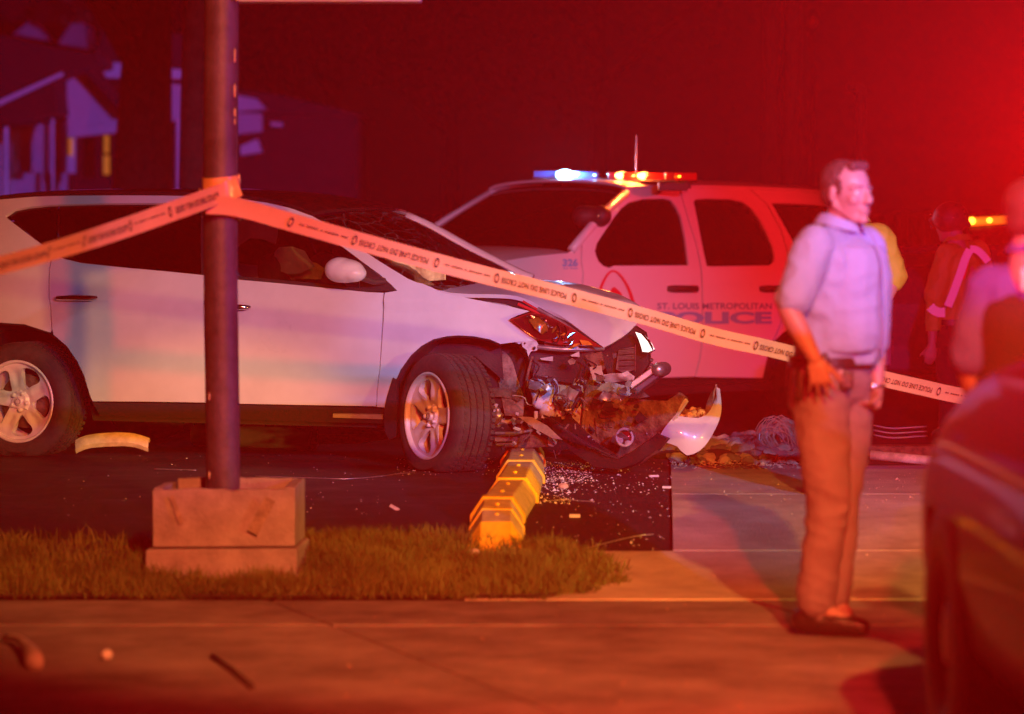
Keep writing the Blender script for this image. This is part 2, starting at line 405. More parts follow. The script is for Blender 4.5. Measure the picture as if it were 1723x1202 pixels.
# grass blades
import numpy as np
rs = np.random.RandomState(5)
def grass():
    N = 105000
    x = rs.uniform(-3.2, .52, N); y = rs.uniform(14.04, 15.42, N)
    edge = .47-.40*((y-14.75)/.72)**2+.06*np.sin(y*23)+.04*np.sin(y*61)+rs.normal(0, .03, N)
    dens = .25+.75*np.clip((x+1.9)/1.2, 0, 1)
    cl = .5+.5*np.sin(x*9.1+np.sin(y*5)*2)*np.sin(y*9.3+x*2.1); cl2 = .5+.5*np.sin(x*23+y*11)*np.sin(y*31-x*9)
    keep = (x < edge) & (rs.rand(N) < dens*np.clip((.10+.6*cl+.5*cl2+.25*np.sin(x*3.3+y*4)), 0, 1.2)**1.7)
    keep &= ~((x < -.92) & (x > -1.64) & (y > 14.5) & (y < 15.25))
    x = x[keep]; y = y[keep]; n = len(x); cl = cl[keep]; cl2 = cl2[keep]
    fr = np.clip((y-14.02-.06*np.sin(x*5+1)-.04*np.sin(x*13))/.12, .0, 1)*np.clip((edge[keep]-x)/.12, .3, 1)
    z = np.array([gz(v) for v in y])+.012
    h = rs.uniform(.02, .085, n)*(.55+.6*cl+.35*cl2)*fr; w = rs.uniform(.004, .009, n)
    a = rs.uniform(0, 2*pi, n); lean = rs.uniform(0, .07, n)*1.0; b = rs.uniform(0, 2*pi, n)
    V = np.zeros((n, 5, 3)); dx = np.cos(a)*w/2; dy = np.sin(a)*w/2
    lx = np.cos(b)*lean; ly = np.sin(b)*lean
    V[:, 0] = np.stack([x-dx, y-dy, z-.01], 1); V[:, 1] = np.stack([x+dx, y+dy, z-.01], 1)
    V[:, 2] = np.stack([x+dx*.8+lx*.4, y+dy*.8+ly*.4, z+h*.6], 1); V[:, 3] = np.stack([x-dx*.8+lx*.4, y-dy*.8+ly*.4, z+h*.6], 1)
    V[:, 4] = np.stack([x+lx, y+ly, z+h], 1)
    me = bpy.data.meshes.new('grass'); me.vertices.add(n*5); me.vertices.foreach_set('co', V.reshape(-1))
    loops = (np.array([0, 1, 2, 3, 3, 2, 4])[None, :]+np.arange(n)[:, None]*5).reshape(-1)
    me.loops.add(n*7); me.loops.foreach_set('vertex_index', loops.astype(np.int32))
    me.polygons.add(n*2); st = (np.array([0, 4])[None, :]+np.arange(n)[:, None]*7).reshape(-1)
    me.polygons.foreach_set('loop_start', st.astype(np.int32)); me.polygons.foreach_set('loop_total', np.tile([4, 3], n).astype(np.int32))
    me.update(calc_edges=True); me.materials.append(M['grass'])
    o = link('grass', me); tag(o, 'dry rough grass strip between the sidewalk and the parking lot', kind='stuff')
grass()

# ------------------------------------------------------------------ sky dome far behind, night
def dome():
    V = []; F = []; n = 32
    for j in range(9):
        e = radians(-4+j*94/8)
        for k in range(n): V.append((700*cos(e)*cos(2*pi*k/n), 700*cos(e)*sin(2*pi*k/n), 700*sin(e)))
    for j in range(8):
        for k in range(n): F.append((j*n+k, j*n+n+k, j*n+n+(k+1) % n, j*n+(k+1) % n))
    m = bpy.data.materials.new('night_sky'); m.use_nodes = True; nt = m.node_tree
    for x in list(nt.nodes): nt.nodes.remove(x)
    o = nt.nodes.new('ShaderNodeOutputMaterial'); e = nt.nodes.new('ShaderNodeEmission'); e.inputs[0].default_value = (.0015, .0003, .0004, 1); e.inputs[1].default_value = 1
    nt.links.new(e.outputs[0], o.inputs[0])
    tag(mk('sky', V, F, m), 'dark night sky', kind='structure')
dome()

# ------------------------------------------------------------------ house with porch behind, left
def P(px, py, Y): return at(px, py, Y)
def slabpoly(name, pts, Y, m, parent, depth=.15, bevel=.01):
    """upright polygon traced on the plane at distance Y, given real thickness away from us"""
    V = [P(x, y, Y) for x, y in pts]; n = len(V)
    V += [v+Vector((0, depth, 0)) for v in V]
    F = [tuple(range(n))[::-1], tuple(range(n, 2*n))]+[(i, (i+1) % n, n+(i+1) % n, n+i) for i in range(n)]
    o = mk(name, V, F, m, parent, smooth=False, bevel=bevel)
    bm = bmesh.new(); bm.from_mesh(o.data); bmesh.ops.recalc_face_normals(bm, faces=bm.faces); bm.to_mesh(o.data); bm.free()
    return o
HY = 46
h1 = thing('porch_house', P(150, 560, HY), 'dark house with gabled porch, pale siding and porch columns at left behind the white car', 'house')
# walls and boards of siding
def siding(pts, Y, parent, pitch=7, m='siding', vertical=False):
    """wall of separate boards clipped to a convex outline (pixel rows at distance Y)"""
    ax = 0 if vertical else 1
    lo = min(p[ax] for p in pts); hi = max(p[ax] for p in pts); t = lo
    while t < hi-1:
        t1 = min(hi, t+pitch-.6)
        def clip(poly, c, keep_gt):
            out = []
            for i in range(len(poly)):
                a = poly[i]; b = poly[(i+1) % len(poly)]
                ia = (a[ax] >= c) == keep_gt; ib = (b[ax] >= c) == keep_gt
                if ia: out.append(a)
                if ia != ib:
                    q = (c-a[ax])/(b[ax]-a[ax]); out.append((a[0]+(b[0]-a[0])*q, a[1]+(b[1]-a[1])*q))
            return out
        pl = clip(clip(list(pts), t, True), t1, False)
        if len(pl) >= 3: slabpoly('board', pl, Y, m, parent, .05, 0)
        t += pitch
slabpoly('wall', [(-160, 205), (116, 200), (116, 560), (-160, 560)], HY+2.5, 'siding', h1, .2)
siding([(18, 207), (86, 201), (86, 292), (18, 292)], HY+2.3, h1, 9)
siding([(92, 200), (113, 199), (113, 292), (92, 292)], HY+2.3, h1, 9)
siding([(112, 118), (136, 114), (206, 192), (208, 206), (114, 216)], HY, h1, 8)
slabpoly('gable_back', [(100, 112), (140, 106), (212, 192), (208, 210), (112, 218)], HY+.08, 'siding', h1, .2)
slabpoly('roof', [(-200, 40), (0, 58), (92, 80), (165, 92), (165, 108), (105, 122), (0, 168), (-200, 240)], HY-1.4, 'shingle', h1, 6)
slabpoly('rake_board', [(-40, 184), (0, 168), (104, 121), (106, 127), (0, 177), (-40, 194)], HY-1.5, 'trim', h1, .1)
slabpoly('porch_roof', [(-200, 180), (0, 172), (90, 130), (96, 190), (20, 204), (-200, 214)], HY-1.2, 'shingle', h1, 2)
slabpoly('rake_board', [(133, 112), (150, 108), (214, 180), (212, 200)], HY-.3, 'shingle', h1, .4)
slabpoly('porch_beam', [(114, 216), (210, 206), (210, 222), (114, 232)], HY-.1, 'siding', h1, .3)
slabpoly('fascia', [(164, 102), (312, 118), (306, 133), (178, 131)], HY+.3, 'trim', h1, .25)
slabpoly('porch_roof', [(164, 100), (312, 116), (340, 60), (170, 50)], HY+.9, 'shingle', h1, 1.5)
for (x0, x1, y0, y1, mm) in ((5, 14, 214, 290, 'trim'), (86, 91, 200, 292, 'trim'), (246, 253, 190, 300, 'trim'), (262, 280, 134, 312, 'trim'),
                             (296, 304, 200, 312, 'trim'), (306, 316, 240, 310, 'trim'), (330, 338, 205, 310, 'trim'), (196, 204, 222, 290, 'trim')):
    a = P((x0+x1)/2, y0, HY); b = P((x0+x1)/2, y1+160, HY); r = (x1-x0)/2*HY/FPX
    tube('porch_column', [b, b.lerp(a, .5), a], r, mm, h1, n=14)
slabpoly('window_frame', [(112, 222), (126, 222), (126, 292), (112, 292)], HY+1.2, 'trim', h1, .1)
slabpoly('window', [(116, 226), (122, 226), (122, 262), (116, 262)], HY+1.1, 'warm_window', h1, .04)
slabpoly('window_frame', [(170, 222), (188, 222), (188, 298), (170, 298)], HY+1.2, 'bark', h1, .1)
slabpoly('window', [(175, 228), (183, 228), (183, 258), (175, 258)], HY+1.1, 'warm_window', h1, .04)
slabpoly('window', [(174, 262), (184, 262), (184, 294), (174, 294)], HY+1.1, 'warm_window', h1, .04)
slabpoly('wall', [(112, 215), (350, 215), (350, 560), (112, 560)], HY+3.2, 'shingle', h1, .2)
slabpoly('door', [(136, 232), (160, 232), (160, 300), (136, 300)], HY+1.6, 'bark', h1, .1)
slabpoly('awning', [(238, 136), (338, 146), (342, 190), (288, 205), (240, 196)], HY+1.4, 'siding', h1, .12)
h2 = thing('dormer_house', P(90, 560, 62), 'dark roofed house with two small pale gable dormers rising behind the porch', 'house')
slabpoly('roof', [(-220, 0), (120, -10), (215, -60), (330, -60), (345, 60), (160, 104), (-220, 90)], 63, 'shingle', h2, 7)
slabpoly('dormer', [(22, 58), (50, 36), (82, 68)], 61.6, 'siding', h2, 1.3)
slabpoly('dormer', [(98, 74), (122, 34), (142, 40), (148, 82)], 61.6, 'siding', h2, 1.3)
slabpoly('wall', [(164, 82), (200, 78), (200, 100), (164, 100)], 61.8, 'siding', h2, .4)
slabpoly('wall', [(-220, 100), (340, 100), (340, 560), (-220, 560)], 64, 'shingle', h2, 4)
h3 = thing('side_house', P(430, 560, 50), 'low dim house with a pale eave just right of the pole', 'house')
slabpoly('eave', [(396, 160), (430, 166), (447, 184), (396, 188)], 49.5, 'siding', h3, .5)
siding([(398, 190), (441, 190), (441, 222), (398, 226)], 50, h3, 8)
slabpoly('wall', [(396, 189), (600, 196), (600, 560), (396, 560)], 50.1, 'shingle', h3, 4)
slabpoly('roof', [(396, 150), (470, 160), (620, 196), (396, 190)], 49.9, 'shingle', h3, 4)
slabpoly('awning', [(404, 246), (432, 234), (440, 256), (404, 262)], 49.6, 'trim', h3, .3)
slabpoly('window_frame', [(455, 205), (475, 207), (475, 214), (455, 212)], 49.8, 'siding', h3, .1)
# trees
def tree(px, Y, h, r, label, crown=True, lean=0.0):
    b = Vector((at(px, 500, Y).x, Y, -.1)); t = thing('tree', b, label, 'tree', 'dark trees behind the street')
    pts = [b, b+Vector((lean*.3, 0, h*.35)), b+Vector((lean*.7, .1, h*.7)), b+Vector((lean, 0, h))]
    vf = [tube_vf(pts, [r, r*.8, r*.6, r*.3], 10)]
    for k in range(6):
        q = b+Vector((lean*.7, 0, h*(.5+.08*k))); a = R.uniform(0, 6.28)
        vf.append(tube_vf([q, q+Vector((cos(a), sin(a)*.6, 1))*h*.13, q+Vector((cos(a)*1.7, sin(a), 1.5))*h*.17], [r*.4, r*.25, r*.08], 6))
    mk('trunk', *join(*vf), 'bark', t)
    if crown:
        n = 2600; V = []; F = []
        cs = [(b+Vector((lean+R.uniform(-.35, .35)*h, R.uniform(-.3, .3)*h, h*R.uniform(.62, 1.2))), h*R.uniform(.12, .22)) for _ in range(14)]
        for i in range(n):
            c, rr = R.choice(cs); d = Vector((R.gauss(0, 1), R.gauss(0, 1), R.gauss(0, .8))).normalized()*rr*R.uniform(.5, 1.05)
            p = c+d; s = R.uniform(.06, .16); u = Vector((R.gauss(0, 1), R.gauss(0, 1), R.gauss(0, 1))).normalized(); w = u.orthogonal()
            V += [p-u*s, p+w*s*.5, p+u*s, p-w*s*.5]; F.append((4*i, 4*i+1, 4*i+2, 4*i+3))
        mk('crown', V, F, 'leaf', t, smooth=False)
tree(232, 38, 6.5, .42, 'thick dark tree trunk above the house porch at left', crown=False, lean=.2)
tree(322, 30, 7.5, .16, 'pale slim tree trunk just left of the pole', crown=False, lean=.1)
tree(560, 75, 8, .3, 'leafy dark tree farthest back near the middle of the street')
tree(760, 70, 7, .25, 'leafy dark tree in the gap left of the police light bar')
tree(1010, 82, 10, .3, 'tall dark tree behind the police car roof')
tree(455, 60, 9, .2, 'narrow dark tree right of the pole behind the low house', lean=.2)
# utility poles
for (px, Y, lab) in ((1297, 74, 'left of two wooden utility poles in the red night glare'), (1333, 70, 'right of two wooden utility poles in the red night glare')):
    b = Vector((at(px, 500, Y).x, Y, -.05)); t = thing('utility_pole', b, lab, 'utility pole', 'utility poles down the street')
    mk('pole', *tube_vf([b, b+Vector((0, 0, 9.5))], [.17, .12], 12), 'siding', t)
    box('crossarm', b+Vector((0, -.1, 8.6)), (2.2, .12, .12), 'bark', t)
    for k in (-.9, -.3, .3, .9): mk('insulator', *tube_vf([b+Vector((k, -.1, 8.66)), b+Vector((k, -.1, 8.84))], [.05, .03], 8), 'milky', t)
b = at(1447, 560, 60); b.z = -.05
t = thing('sign_post', b, 'small faint pale post with a short arm high behind the officer', 'sign post')
zt = at(1447, 150, 60).z
mk('post', *tube_vf([b, Vector((b.x, b.y, zt))], .06, 8), 'siding', t); mk('arm', *tube_vf([Vector((b.x, b.y, zt)), Vector((b.x-.22, b.y, zt+.03))], .05, 8), 'siding', t)
b = at(1364, 560, 90); zt = at(1364, 38, 90).z; b.z = -.05
t = thing('signal_pole', b, 'distant pole carrying a tiny red signal light', 'traffic signal')
mk('pole', *tube_vf([b, Vector((b.x, b.y, zt-.2))], .07, 8), 'bark', t); mk('housing', *cap_vf((b.x, b.y, zt-.15), (b.x, b.y, zt+.2), .14, .14), 'black_matte', t)
mk('red_light', *ico_vf((b.x, b.y-.17, zt), (.1, .05, .1)), 'lens_red', t)
# back fence behind the police car
ft = thing('board_fence', (0, 56, 0), 'dark weathered board fence running along the far side of the street', 'fence')
fm = None
for i in range(120):
    x = -11+i*.2
    if fm is None:
        o = box('board', (x, 56, .9), (.185, .03, 1.8), 'bark', ft); fm = o.data
        fm.transform(Matrix.Translation(-(Vector((x, 56, .9))-Vector((0, 56, 0))))); o.location = (x, 0, .9)
    else:
        o = bpy.data.objects.new('board', fm); COL.objects.link(o); o.parent = ft; o.location = (x, R.uniform(-.02, .02), .9+R.uniform(-.04, .03))
# ------------------------------------------------------------------ wrecked white crossover
TH = radians(22); HD = Vector((cos(TH), -sin(TH), 0)); LT = Vector((sin(TH), cos(TH), 0)); ZG = .2
CO = at(28, 676, 19.9); CO.z = ZG
def W(u, v, w): return CO+HD*u+LT*v+Vector((0, 0, w))
def pv(px, py, v=0.0):
    """pixel -> (u, w) on the car's lengthwise plane at depth v"""
    d = ray(px, py); t = (CO+LT*v-CAM).dot(LT)/d.dot(LT); p = CAM+d*t-CO
    return Vector((p.dot(HD), p.z))
UF = pv(752, 690).x            # front axle
def D(u, w):
    d = .0
    if w < .62: d += .085*((.62-w)/.35)**2*.6
    if w > .93: d += .31*((w-.93)/.62)**1.25
    elif w > .80: d += .012*((w-.80)/.13)
    if u > 2.3: d += .16*max(0, (u-2.3)/1.25)**2
    if u < 0: d += .17*(u/.95)**2
    for uc in (0, UF):
        r = sqrt((u-uc)**2+(w-.36)**2)
        if r < .62: d -= .028*(1-max(0, r-.38)/.24)**2
    d += .006*exp(-((w-.43)/.014)**2)*(1 if .55 < u < 2.2 else 0)
    return d
def puw(px, py, off=0.0):
    v = .1
    for _ in range(12):
        q = pv(px, py, v); v = D(q.x, q.y)+off
    return q
def panel(name, outline, m, parent, df=None, off=0.0, grid=.05, solid=.018, holes=(), px=True, mirror=False, bevel=0):
    dd = df or D
    if px:
        def cv(p):
            v = .1
            for _ in range(12):
                q = pv(p[0], p[1], v); v = dd(q.x, q.y)+off
            return q
        outline = [cv(p) for p in outline]; holes = [[cv(p) for p in h] for h in holes]
    vs, fs = cdt(outline, holes, grid)
    out = []
    for mir in ((False, True) if mirror else (False,)):
        V = [W(q.x, (dd(q.x, q.y)+off) if not mir else 1.86-(dd(q.x, q.y)+off), q.y) for q in vs]
        F = [f if not mir else f[::-1] for f in fs]
        # orient outward (towards -LT on the near side)
        a, b, c = [V[i] for i in F[0][:3]]; nrm = (b-a).cross(c-a)
        if (nrm.dot(LT) > 0) != mir: F = [f[::-1] for f in F]
        out.append(mk(name, V, F, m, parent, solid=solid, bevel=bevel))
    return out[0]
car = thing('wrecked_car', CO, 'white crossover with torn-off front end, crumpled hood and five-spoke wheels', 'car')
rearend = [(-250, 470), (-262, 560), (-262, 655), (-240, 690)]
archR = [(152, 672), (141, 633), (129, 608), (112, 583), (83, 560), (42, 546), (0, 543), (-40, 550), (-72, 572), (-92, 610), (-100, 650), (-102, 690)]
# rear quarter + C pillar + roof rail + A pillar, around the glass
railT = [(-150, 378), (-60, 348), (0, 336), (60, 331), (120, 329.5), (200, 329), (280, 329.5), (340, 331), (403, 335), (447, 341), (487, 350), (526, 364), (560, 384), (607, 419), (640, 441), (686, 469), (707, 478)]
railB = [(668, 489), (658, 479), (640, 463), (610, 441), (573, 413), (540, 391), (500, 371), (456, 357), (403, 349), (340, 343), (250, 342), (166, 342.5), (83, 345), (45, 349), (25, 353), (8, 364), (36, 386), (67, 409), (87, 424)]
quarter = rearend + [(-225, 425), (-190, 396)] + railT + railB + [(82, 452), (81, 500), (86, 554)] + archR[4:]
panel('body_side', quarter, 'white_paint', car, mirror=False, grid=.055)
panel('body_side', quarter, 'white_paint', car, mirror=True, grid=.09).hide_render = False
# (the mirrored call above also makes a near copy: remove it)
dup = [o for o in bpy.data.objects if o.name.startswith('body_side')]
bpy.data.objects.remove(dup[1])
rdoor = [(89, 426), (108, 436), (137, 443), (208, 450.5), (270, 456), (340, 463), (348, 463.7), (350, 678.5), (342, 677.5), (250, 676), (156, 675.5), (153, 670), (142, 633), (130, 608), (113, 583), (90, 563), (88, 553), (83.5, 500), (84, 455)]
fdoor = [(352, 464), (402, 471), (470, 477), (540, 484), (620, 492), (645, 493), (643, 540), (638, 620), (632, 684), (500, 681.5), (353, 678.5)]
def mirrored(name, pts, m, **k):
    a = panel(name, pts, m, car, **k); k['grid'] = .1
    n0 = set(bpy.data.objects.keys()); panel(name, pts, m, car, mirror=True, **k)
    new = [o for o in bpy.data.objects if o.name not in n0]; bpy.data.objects.remove(new[0]); return a
mirrored('rear_door', rdoor, 'white_paint'); mirrored('front_door', fdoor, 'white_paint')
fender = [(647.5, 493), (668, 489.5), (690, 472.5), (712, 478), (727, 484), (744, 493), (797, 504), (849, 514), (891, 524), (870, 531), (856, 538), (872, 549), (884, 559), (900, 569), (908, 573), (884, 575), (866, 576), (842, 579), (824, 571), (797, 566), (772, 564.5), (752, 566), (730, 571), (710, 582), (692, 598), (675, 622), (664, 646), (657, 667), (650, 686), (634, 685), (640, 620), (645.5, 540)]
panel('front_fender', fender, 'white_paint', car, grid=.035)
# door belt trim and window glass
glass_px = [(16, 364), (27, 354), (45, 350), (83, 346), (166, 343.5), (250, 343), (340, 344), (403, 350), (456, 358), (500, 372), (540, 392), (573, 414), (610, 442), (658, 480), (668, 489), (620, 491), (540, 483), (470, 476), (402, 470), (340, 462), (270, 455), (208, 449.5), (137, 442), (108, 435), (88, 424), (67, 409)]
def split(pts, x0, x1):
    out = []
    for i in range(len(pts)):
        a = pts[i]; b = pts[(i+1) % len(pts)]
        for c in (x0, x1):
            pass
        out.append(a)
        cs = [c for c in (x0, x1) if (a[0]-c)*(b[0]-c) < 0]
        cs.sort(key=lambda c: abs(c-a[0]))
        for c in cs:
            t = (c-a[0])/(b[0]-a[0]); out.append((c, a[1]+(b[1]-a[1])*t))
    return [p for p in out if x0-1e-6 <= p[0] <= x1+1e-6]
mirrored('quarter_glass', split(glass_px, 0, 97), 'glass_dark', off=.022, solid=.004)
mirrored('rear_door_glass', split(glass_px, 100, 338), 'glass_dark', off=.022, solid=.004)
mirrored('front_door_glass', split(glass_px, 366, 604), 'glass_clear', off=.022, solid=.004)
mirrored('sail_panel', split(glass_px, 606, 668), 'black_plastic', off=.004, solid=.01)
mirrored('pillar_cover', split(glass_px, 339, 365), 'black_plastic', off=.012, solid=.01)
gl = glass_px
# dark surround of the glass: slim band along top
panel('window_seal', [(366, 470-3), (402, 470.5), (540, 483.5), (620, 491.5), (620, 486), (540, 477.5), (402, 465), (366, 461)], 'black_plastic', car, off=.006, solid=.01)
# black lower sill and mud guard
sill = [(156, 677.5), (350, 680), (500, 683), (640, 687), (652, 690), (648, 713), (600, 712), (400, 706), (250, 702), (168, 700)]
mirrored('sill_cladding', sill, 'black_plastic', off=.03)
panel('sill_trim', [(560, 697), (645, 699), (645, 706), (560, 703)], 'old_wood', car, off=.015, solid=.02)
panel('mud_guard', [(661, 636), (668, 640), (668, 690), (666, 735), (655, 740), (648, 728), (645, 700), (651, 668)], 'black_plastic', car, off=-.01, solid=.03)
# arch lips
def archlip(pts, name='arch_trim'):
    q = [puw(*p) for p in pts]; V = []; F = []
    for i, p in enumerate(q):
        d = D(p.x, p.y)
        for dv in (-.004, .0, .10, .26): V.append(W(p.x, d+dv, p.y+(-.012 if dv < .05 and dv > -.001 else 0)))
    for i in range(len(q)-1):
        for k in range(3): a = i*4+k; F.append((a, a+1, a+5, a+4))
    mk(name, V, F, 'black_plastic', car)
archlip([(156, 675), (152, 670), (141, 633), (129, 608), (112, 583), (86, 560), (42, 546), (0, 543), (-40, 550), (-72, 572), (-92, 610), (-100, 650), (-102, 690)])
archlip([(648, 686), (657, 667), (664, 646), (675, 622), (692, 598), (710, 582), (730, 571), (752, 566), (772, 564.5), (797, 566), (824, 571), (842, 579)])
# underbody / cabin shell, dark
def hull(name, prof, v0, v1, m, parent=None):
    n = len(prof); V = [W(u, v0, w) for u, w in prof]+[W(u, v1, w) for u, w in prof]
    F = [tuple(range(n)), tuple(range(n, 2*n))[::-1]]+[(i, n+i, n+(i+1) % n, (i+1) % n) for i in range(n)]
    return mk(name, V, F, m, parent or car, smooth=False)
prof = [(-.86, .30), (-.42, .30), (-.40, .55), (-.2, .74), (0, .79), (.2, .74), (.38, .55), (.44, .22), (UF-.50, .22), (UF-.46, .5), (UF-.30, .72), (UF-.3, .86), (-.86, .86)]
hull('underbody', prof, .14, 1.72, 'black_matte')
# interior: dashboard, seats, deflated airbags
def lofted(name, A, B, nv, m, crown=0.0, bul=0.0, parent=None, solid=.01, noise_amp=0, nsc=3, C=None):
    """surface between rail A (near) and rail B (far): lists of world points; crown lifts the middle"""
    V = []; F = []; n = len(A)
    for i in range(n):
        for j in range(nv+1):
            t = j/nv; p = A[i].lerp(B[i], t)
            if C is not None: q = (1-t)**2*A[i]+2*t*(1-t)*(2*C[i]-.5*A[i]-.5*B[i])+t*t*B[i]; p = q
            s = 1-(2*t-1)**2
            p = p+Vector((0, 0, crown*s))+HD*(bul*s)
            if noise_amp: p = p+Vector((0, 0, 1))*noise.noise(p*nsc)*noise_amp+HD*noise.noise(p*nsc+Vector((9, 1, 4)))*noise_amp*.6
            V.append(p)
    for i in range(n-1):
        for j in range(nv): a = i*(nv+1)+j; F.append((a, a+1, a+nv+2, a+nv+1))
    o = mk(name, V, F, m, parent or car, solid=solid)
    return o
rail = smooth_curve([(*puw(*p), 0) for p in railT[:12]], 26)
A = [W(p.x, D(p.x, p.y)+.004, p.y) for p in rail]; B = [W(p.x, 1.86-D(p.x, p.y)-.004, p.y) for p in rail]
V = []; F = []; nv = 14; n = len(A)
for i in range(n):
    for j in range(nv+1):
        t = j/nv; s = 1-(2*t-1)**2; fr = max(0, (i-(n-7))/6); bk = max(0, (6-i)/6)
        V.append(A[i].lerp(B[i], t)+Vector((0, 0, .004+.032*(s**.7)*(.5+.5*i/(n-1))))+HD*(.10*s*fr-.08*s*bk))
for i in range(n-1):
    for j in range(nv): a = i*(nv+1)+j; F.append((a, a+1, a+nv+2, a+nv+1))
mk('roof', V, F, 'roof_dark', car, solid=.02)  # even dark glossy skin over the whole roof
ap = smooth_curve([(*puw(*p), 0) for p in [(526, 364), (560, 384), (607, 419), (640, 441), (686, 469), (707, 478)]], 14)
A = [W(p.x, D(p.x, p.y)+.03, p.y-.01) for p in ap]; B = [W(p.x, 1.86-D(p.x, p.y)-.03, p.y-.01) for p in ap]
V = []; F = []; n = len(A)
for i in range(n):
    for j in range(nv+1):
        t = j/nv; s = 1-(2*t-1)**2; q = i/(n-1)
        p = A[i].lerp(B[i], t)+Vector((0, 0, .036*s*(1-q)))+HD*((.10+.12*q)*s)
        p = p+Vector((0, 0, 1))*noise.noise(p*4)*.02*q
        V.append(p)
for i in range(n-1):
    for j in range(nv): a = i*(nv+1)+j; F.append((a, a+1, a+nv+2, a+nv+1))
mk('windshield', V, F, 'glass_cracked', car, solid=.005)
# far A pillar
mk('pillar', *tube_vf([B[i]+Vector((0, 0, .01)) for i in range(n)], .035, 8), 'white_paint', car)
# tailgate glass and tail
tl = [(-.80, 1.38), (-.93, .98), (-1.02, .80), (-1.0, .35)]
V = []; F = []
for (u, w) in tl:
    for j in range(9): t = j/8; V.append(W(u-.06*(1-(2*t-1)**2), .22+t*1.42, w))
for i in range(3):
    for j in range(8): a = i*9+j; F.append((a, a+9, a+10, a+1))
mk('tailgate', V, F, 'white_paint', car, solid=.02)
# hood, buckled
Nn = smooth_curve([(712, 474.5), (745, 490), (780, 494.5), (835, 495.5), (866, 498), (889, 505), (914, 518), (940, 529.5), (957, 541), (990, 566), (1016, 585)], 30)
Fn = smooth_curve([(752, 458), (800, 462), (860, 466), (925, 473), (965, 478), (1000, 484), (1040, 495), (1064, 507), (1080, 518)], 30)
Mn = smooth_curve([(733, 463), (790, 466), (850, 469), (910, 475), (960, 484), (1005, 500), (1040, 515), (1062, 530), (1069, 544)], 30)
def p3(q, v):
    a = pv(q.x, q.y, v); return W(a.x, v, a.y)
hoodV = []
for i in range(30):
    t = i/29
    hoodV.append((p3(Nn[i], .20-.02*t+.10*t*t), p3(Mn[i], .85-.42*t), p3(Fn[i], 1.55-.95*t)))
V = []; F = []; nv = 16
for i in range(30):
    a, c, b = hoodV[i]
    for j in range(nv+1):
        t = j/nv; p = (1-t)*(1-2*t)*a+4*t*(1-t)*c+t*(2*t-1)*b
        cr = sin(pi*t)*(.25+i/29)
        p = p+Vector((0, 0, 1))*(noise.noise(p*3.1)*.035+abs(noise.noise(p*7))*-.02)*cr
        V.append(p)
for i in range(29):
    for j in range(nv): a = i*(nv+1)+j; F.append((a, a+1, a+nv+2, a+nv+1))
mk('hood', V, F, 'white_paint', car, solid=.022, off=1)
# cowl under windshield base
A_ = p3(Vector((712, 478, 0)), .16); B_ = p3(Vector((752, 462, 0)), 1.62)
lofted('cowl', [A_+HD*-.02, A_+HD*.12+Vector((0, 0, -.03))], [B_+HD*-.1, B_+HD*.12+Vector((0, 0, -.03))], 8, 'black_plastic', crown=-.02, bul=.08)
# engine bay dark block behind fender gap
prof = [(UF-.28, .3), (UF-.28, .92), (UF+.1, .86), (UF+.45, .74), (UF+.60, .62), (UF+.62, .34), (UF+.4, .26)]
hull('engine_bay', prof, .42, 1.4, 'black_matte')
hull('wheel_liner', [(UF-.42, .3), (UF-.40, .6), (UF-.22, .76), (UF, .80), (UF+.22, .76), (UF+.36, .62), (UF+.36, .35)], .30, .40, 'black_matte')
# body-side shelf beneath the buckled hood
panel('inner_fender', [(745, 492), (800, 496), (866, 499), (914, 520), (957, 542), (1008, 584), (960, 580), (910, 570), (890, 526), (849, 516), (797, 506)], 'black_matte', car, df=lambda u, w: .25, solid=.01)
for k, (a, b) in enumerate((((880, 507), (952, 556)), ((872, 512), (930, 545)), ((905, 520), (985, 572)))):
    pa = p3(Vector((*a, 0)), .16); pb = p3(Vector((*b, 0)), .16); mid = (pa+pb)/2+Vector((0, 0, .012))
    tube('hood_strut', [pa, mid, pb], .006+.003*k, 'steel' if k == 2 else 'lens_red', car)
# interior
dash = hull('dashboard', [(UF-1.05, .70), (UF-1.0, .98), (UF-.72, 1.02), (UF-.5, .95), (UF-.5, .7)], .16, 1.7, 'black_plastic')
def seat(u, v):
    vf = [cap_vf(W(u, v, .50), W(u+.42, v, .55), .13, .12, fdir=(0, 0, 1)), cap_vf(W(u, v+.2, .50), W(u+.42, v+.2, .55), .13, .12),
          cap_vf(W(u-.02, v, .55), W(u-.14, v+.02, .98), .12, .10), cap_vf(W(u-.02, v+.22, .55), W(u-.14, v+.2, .98), .12, .10),
          ico_vf(W(u-.16, v+.11, 1.12), (.10, .13, .11))]
    sculpt('seat', vf, 'seat', car, voxel=.03, smooth=2)
uB = puw(440, 440).x
seat(uB+.02, .42); seat(uB+.02, 1.12); seat(uB-.85, .42); seat(uB-.85, 1.1)
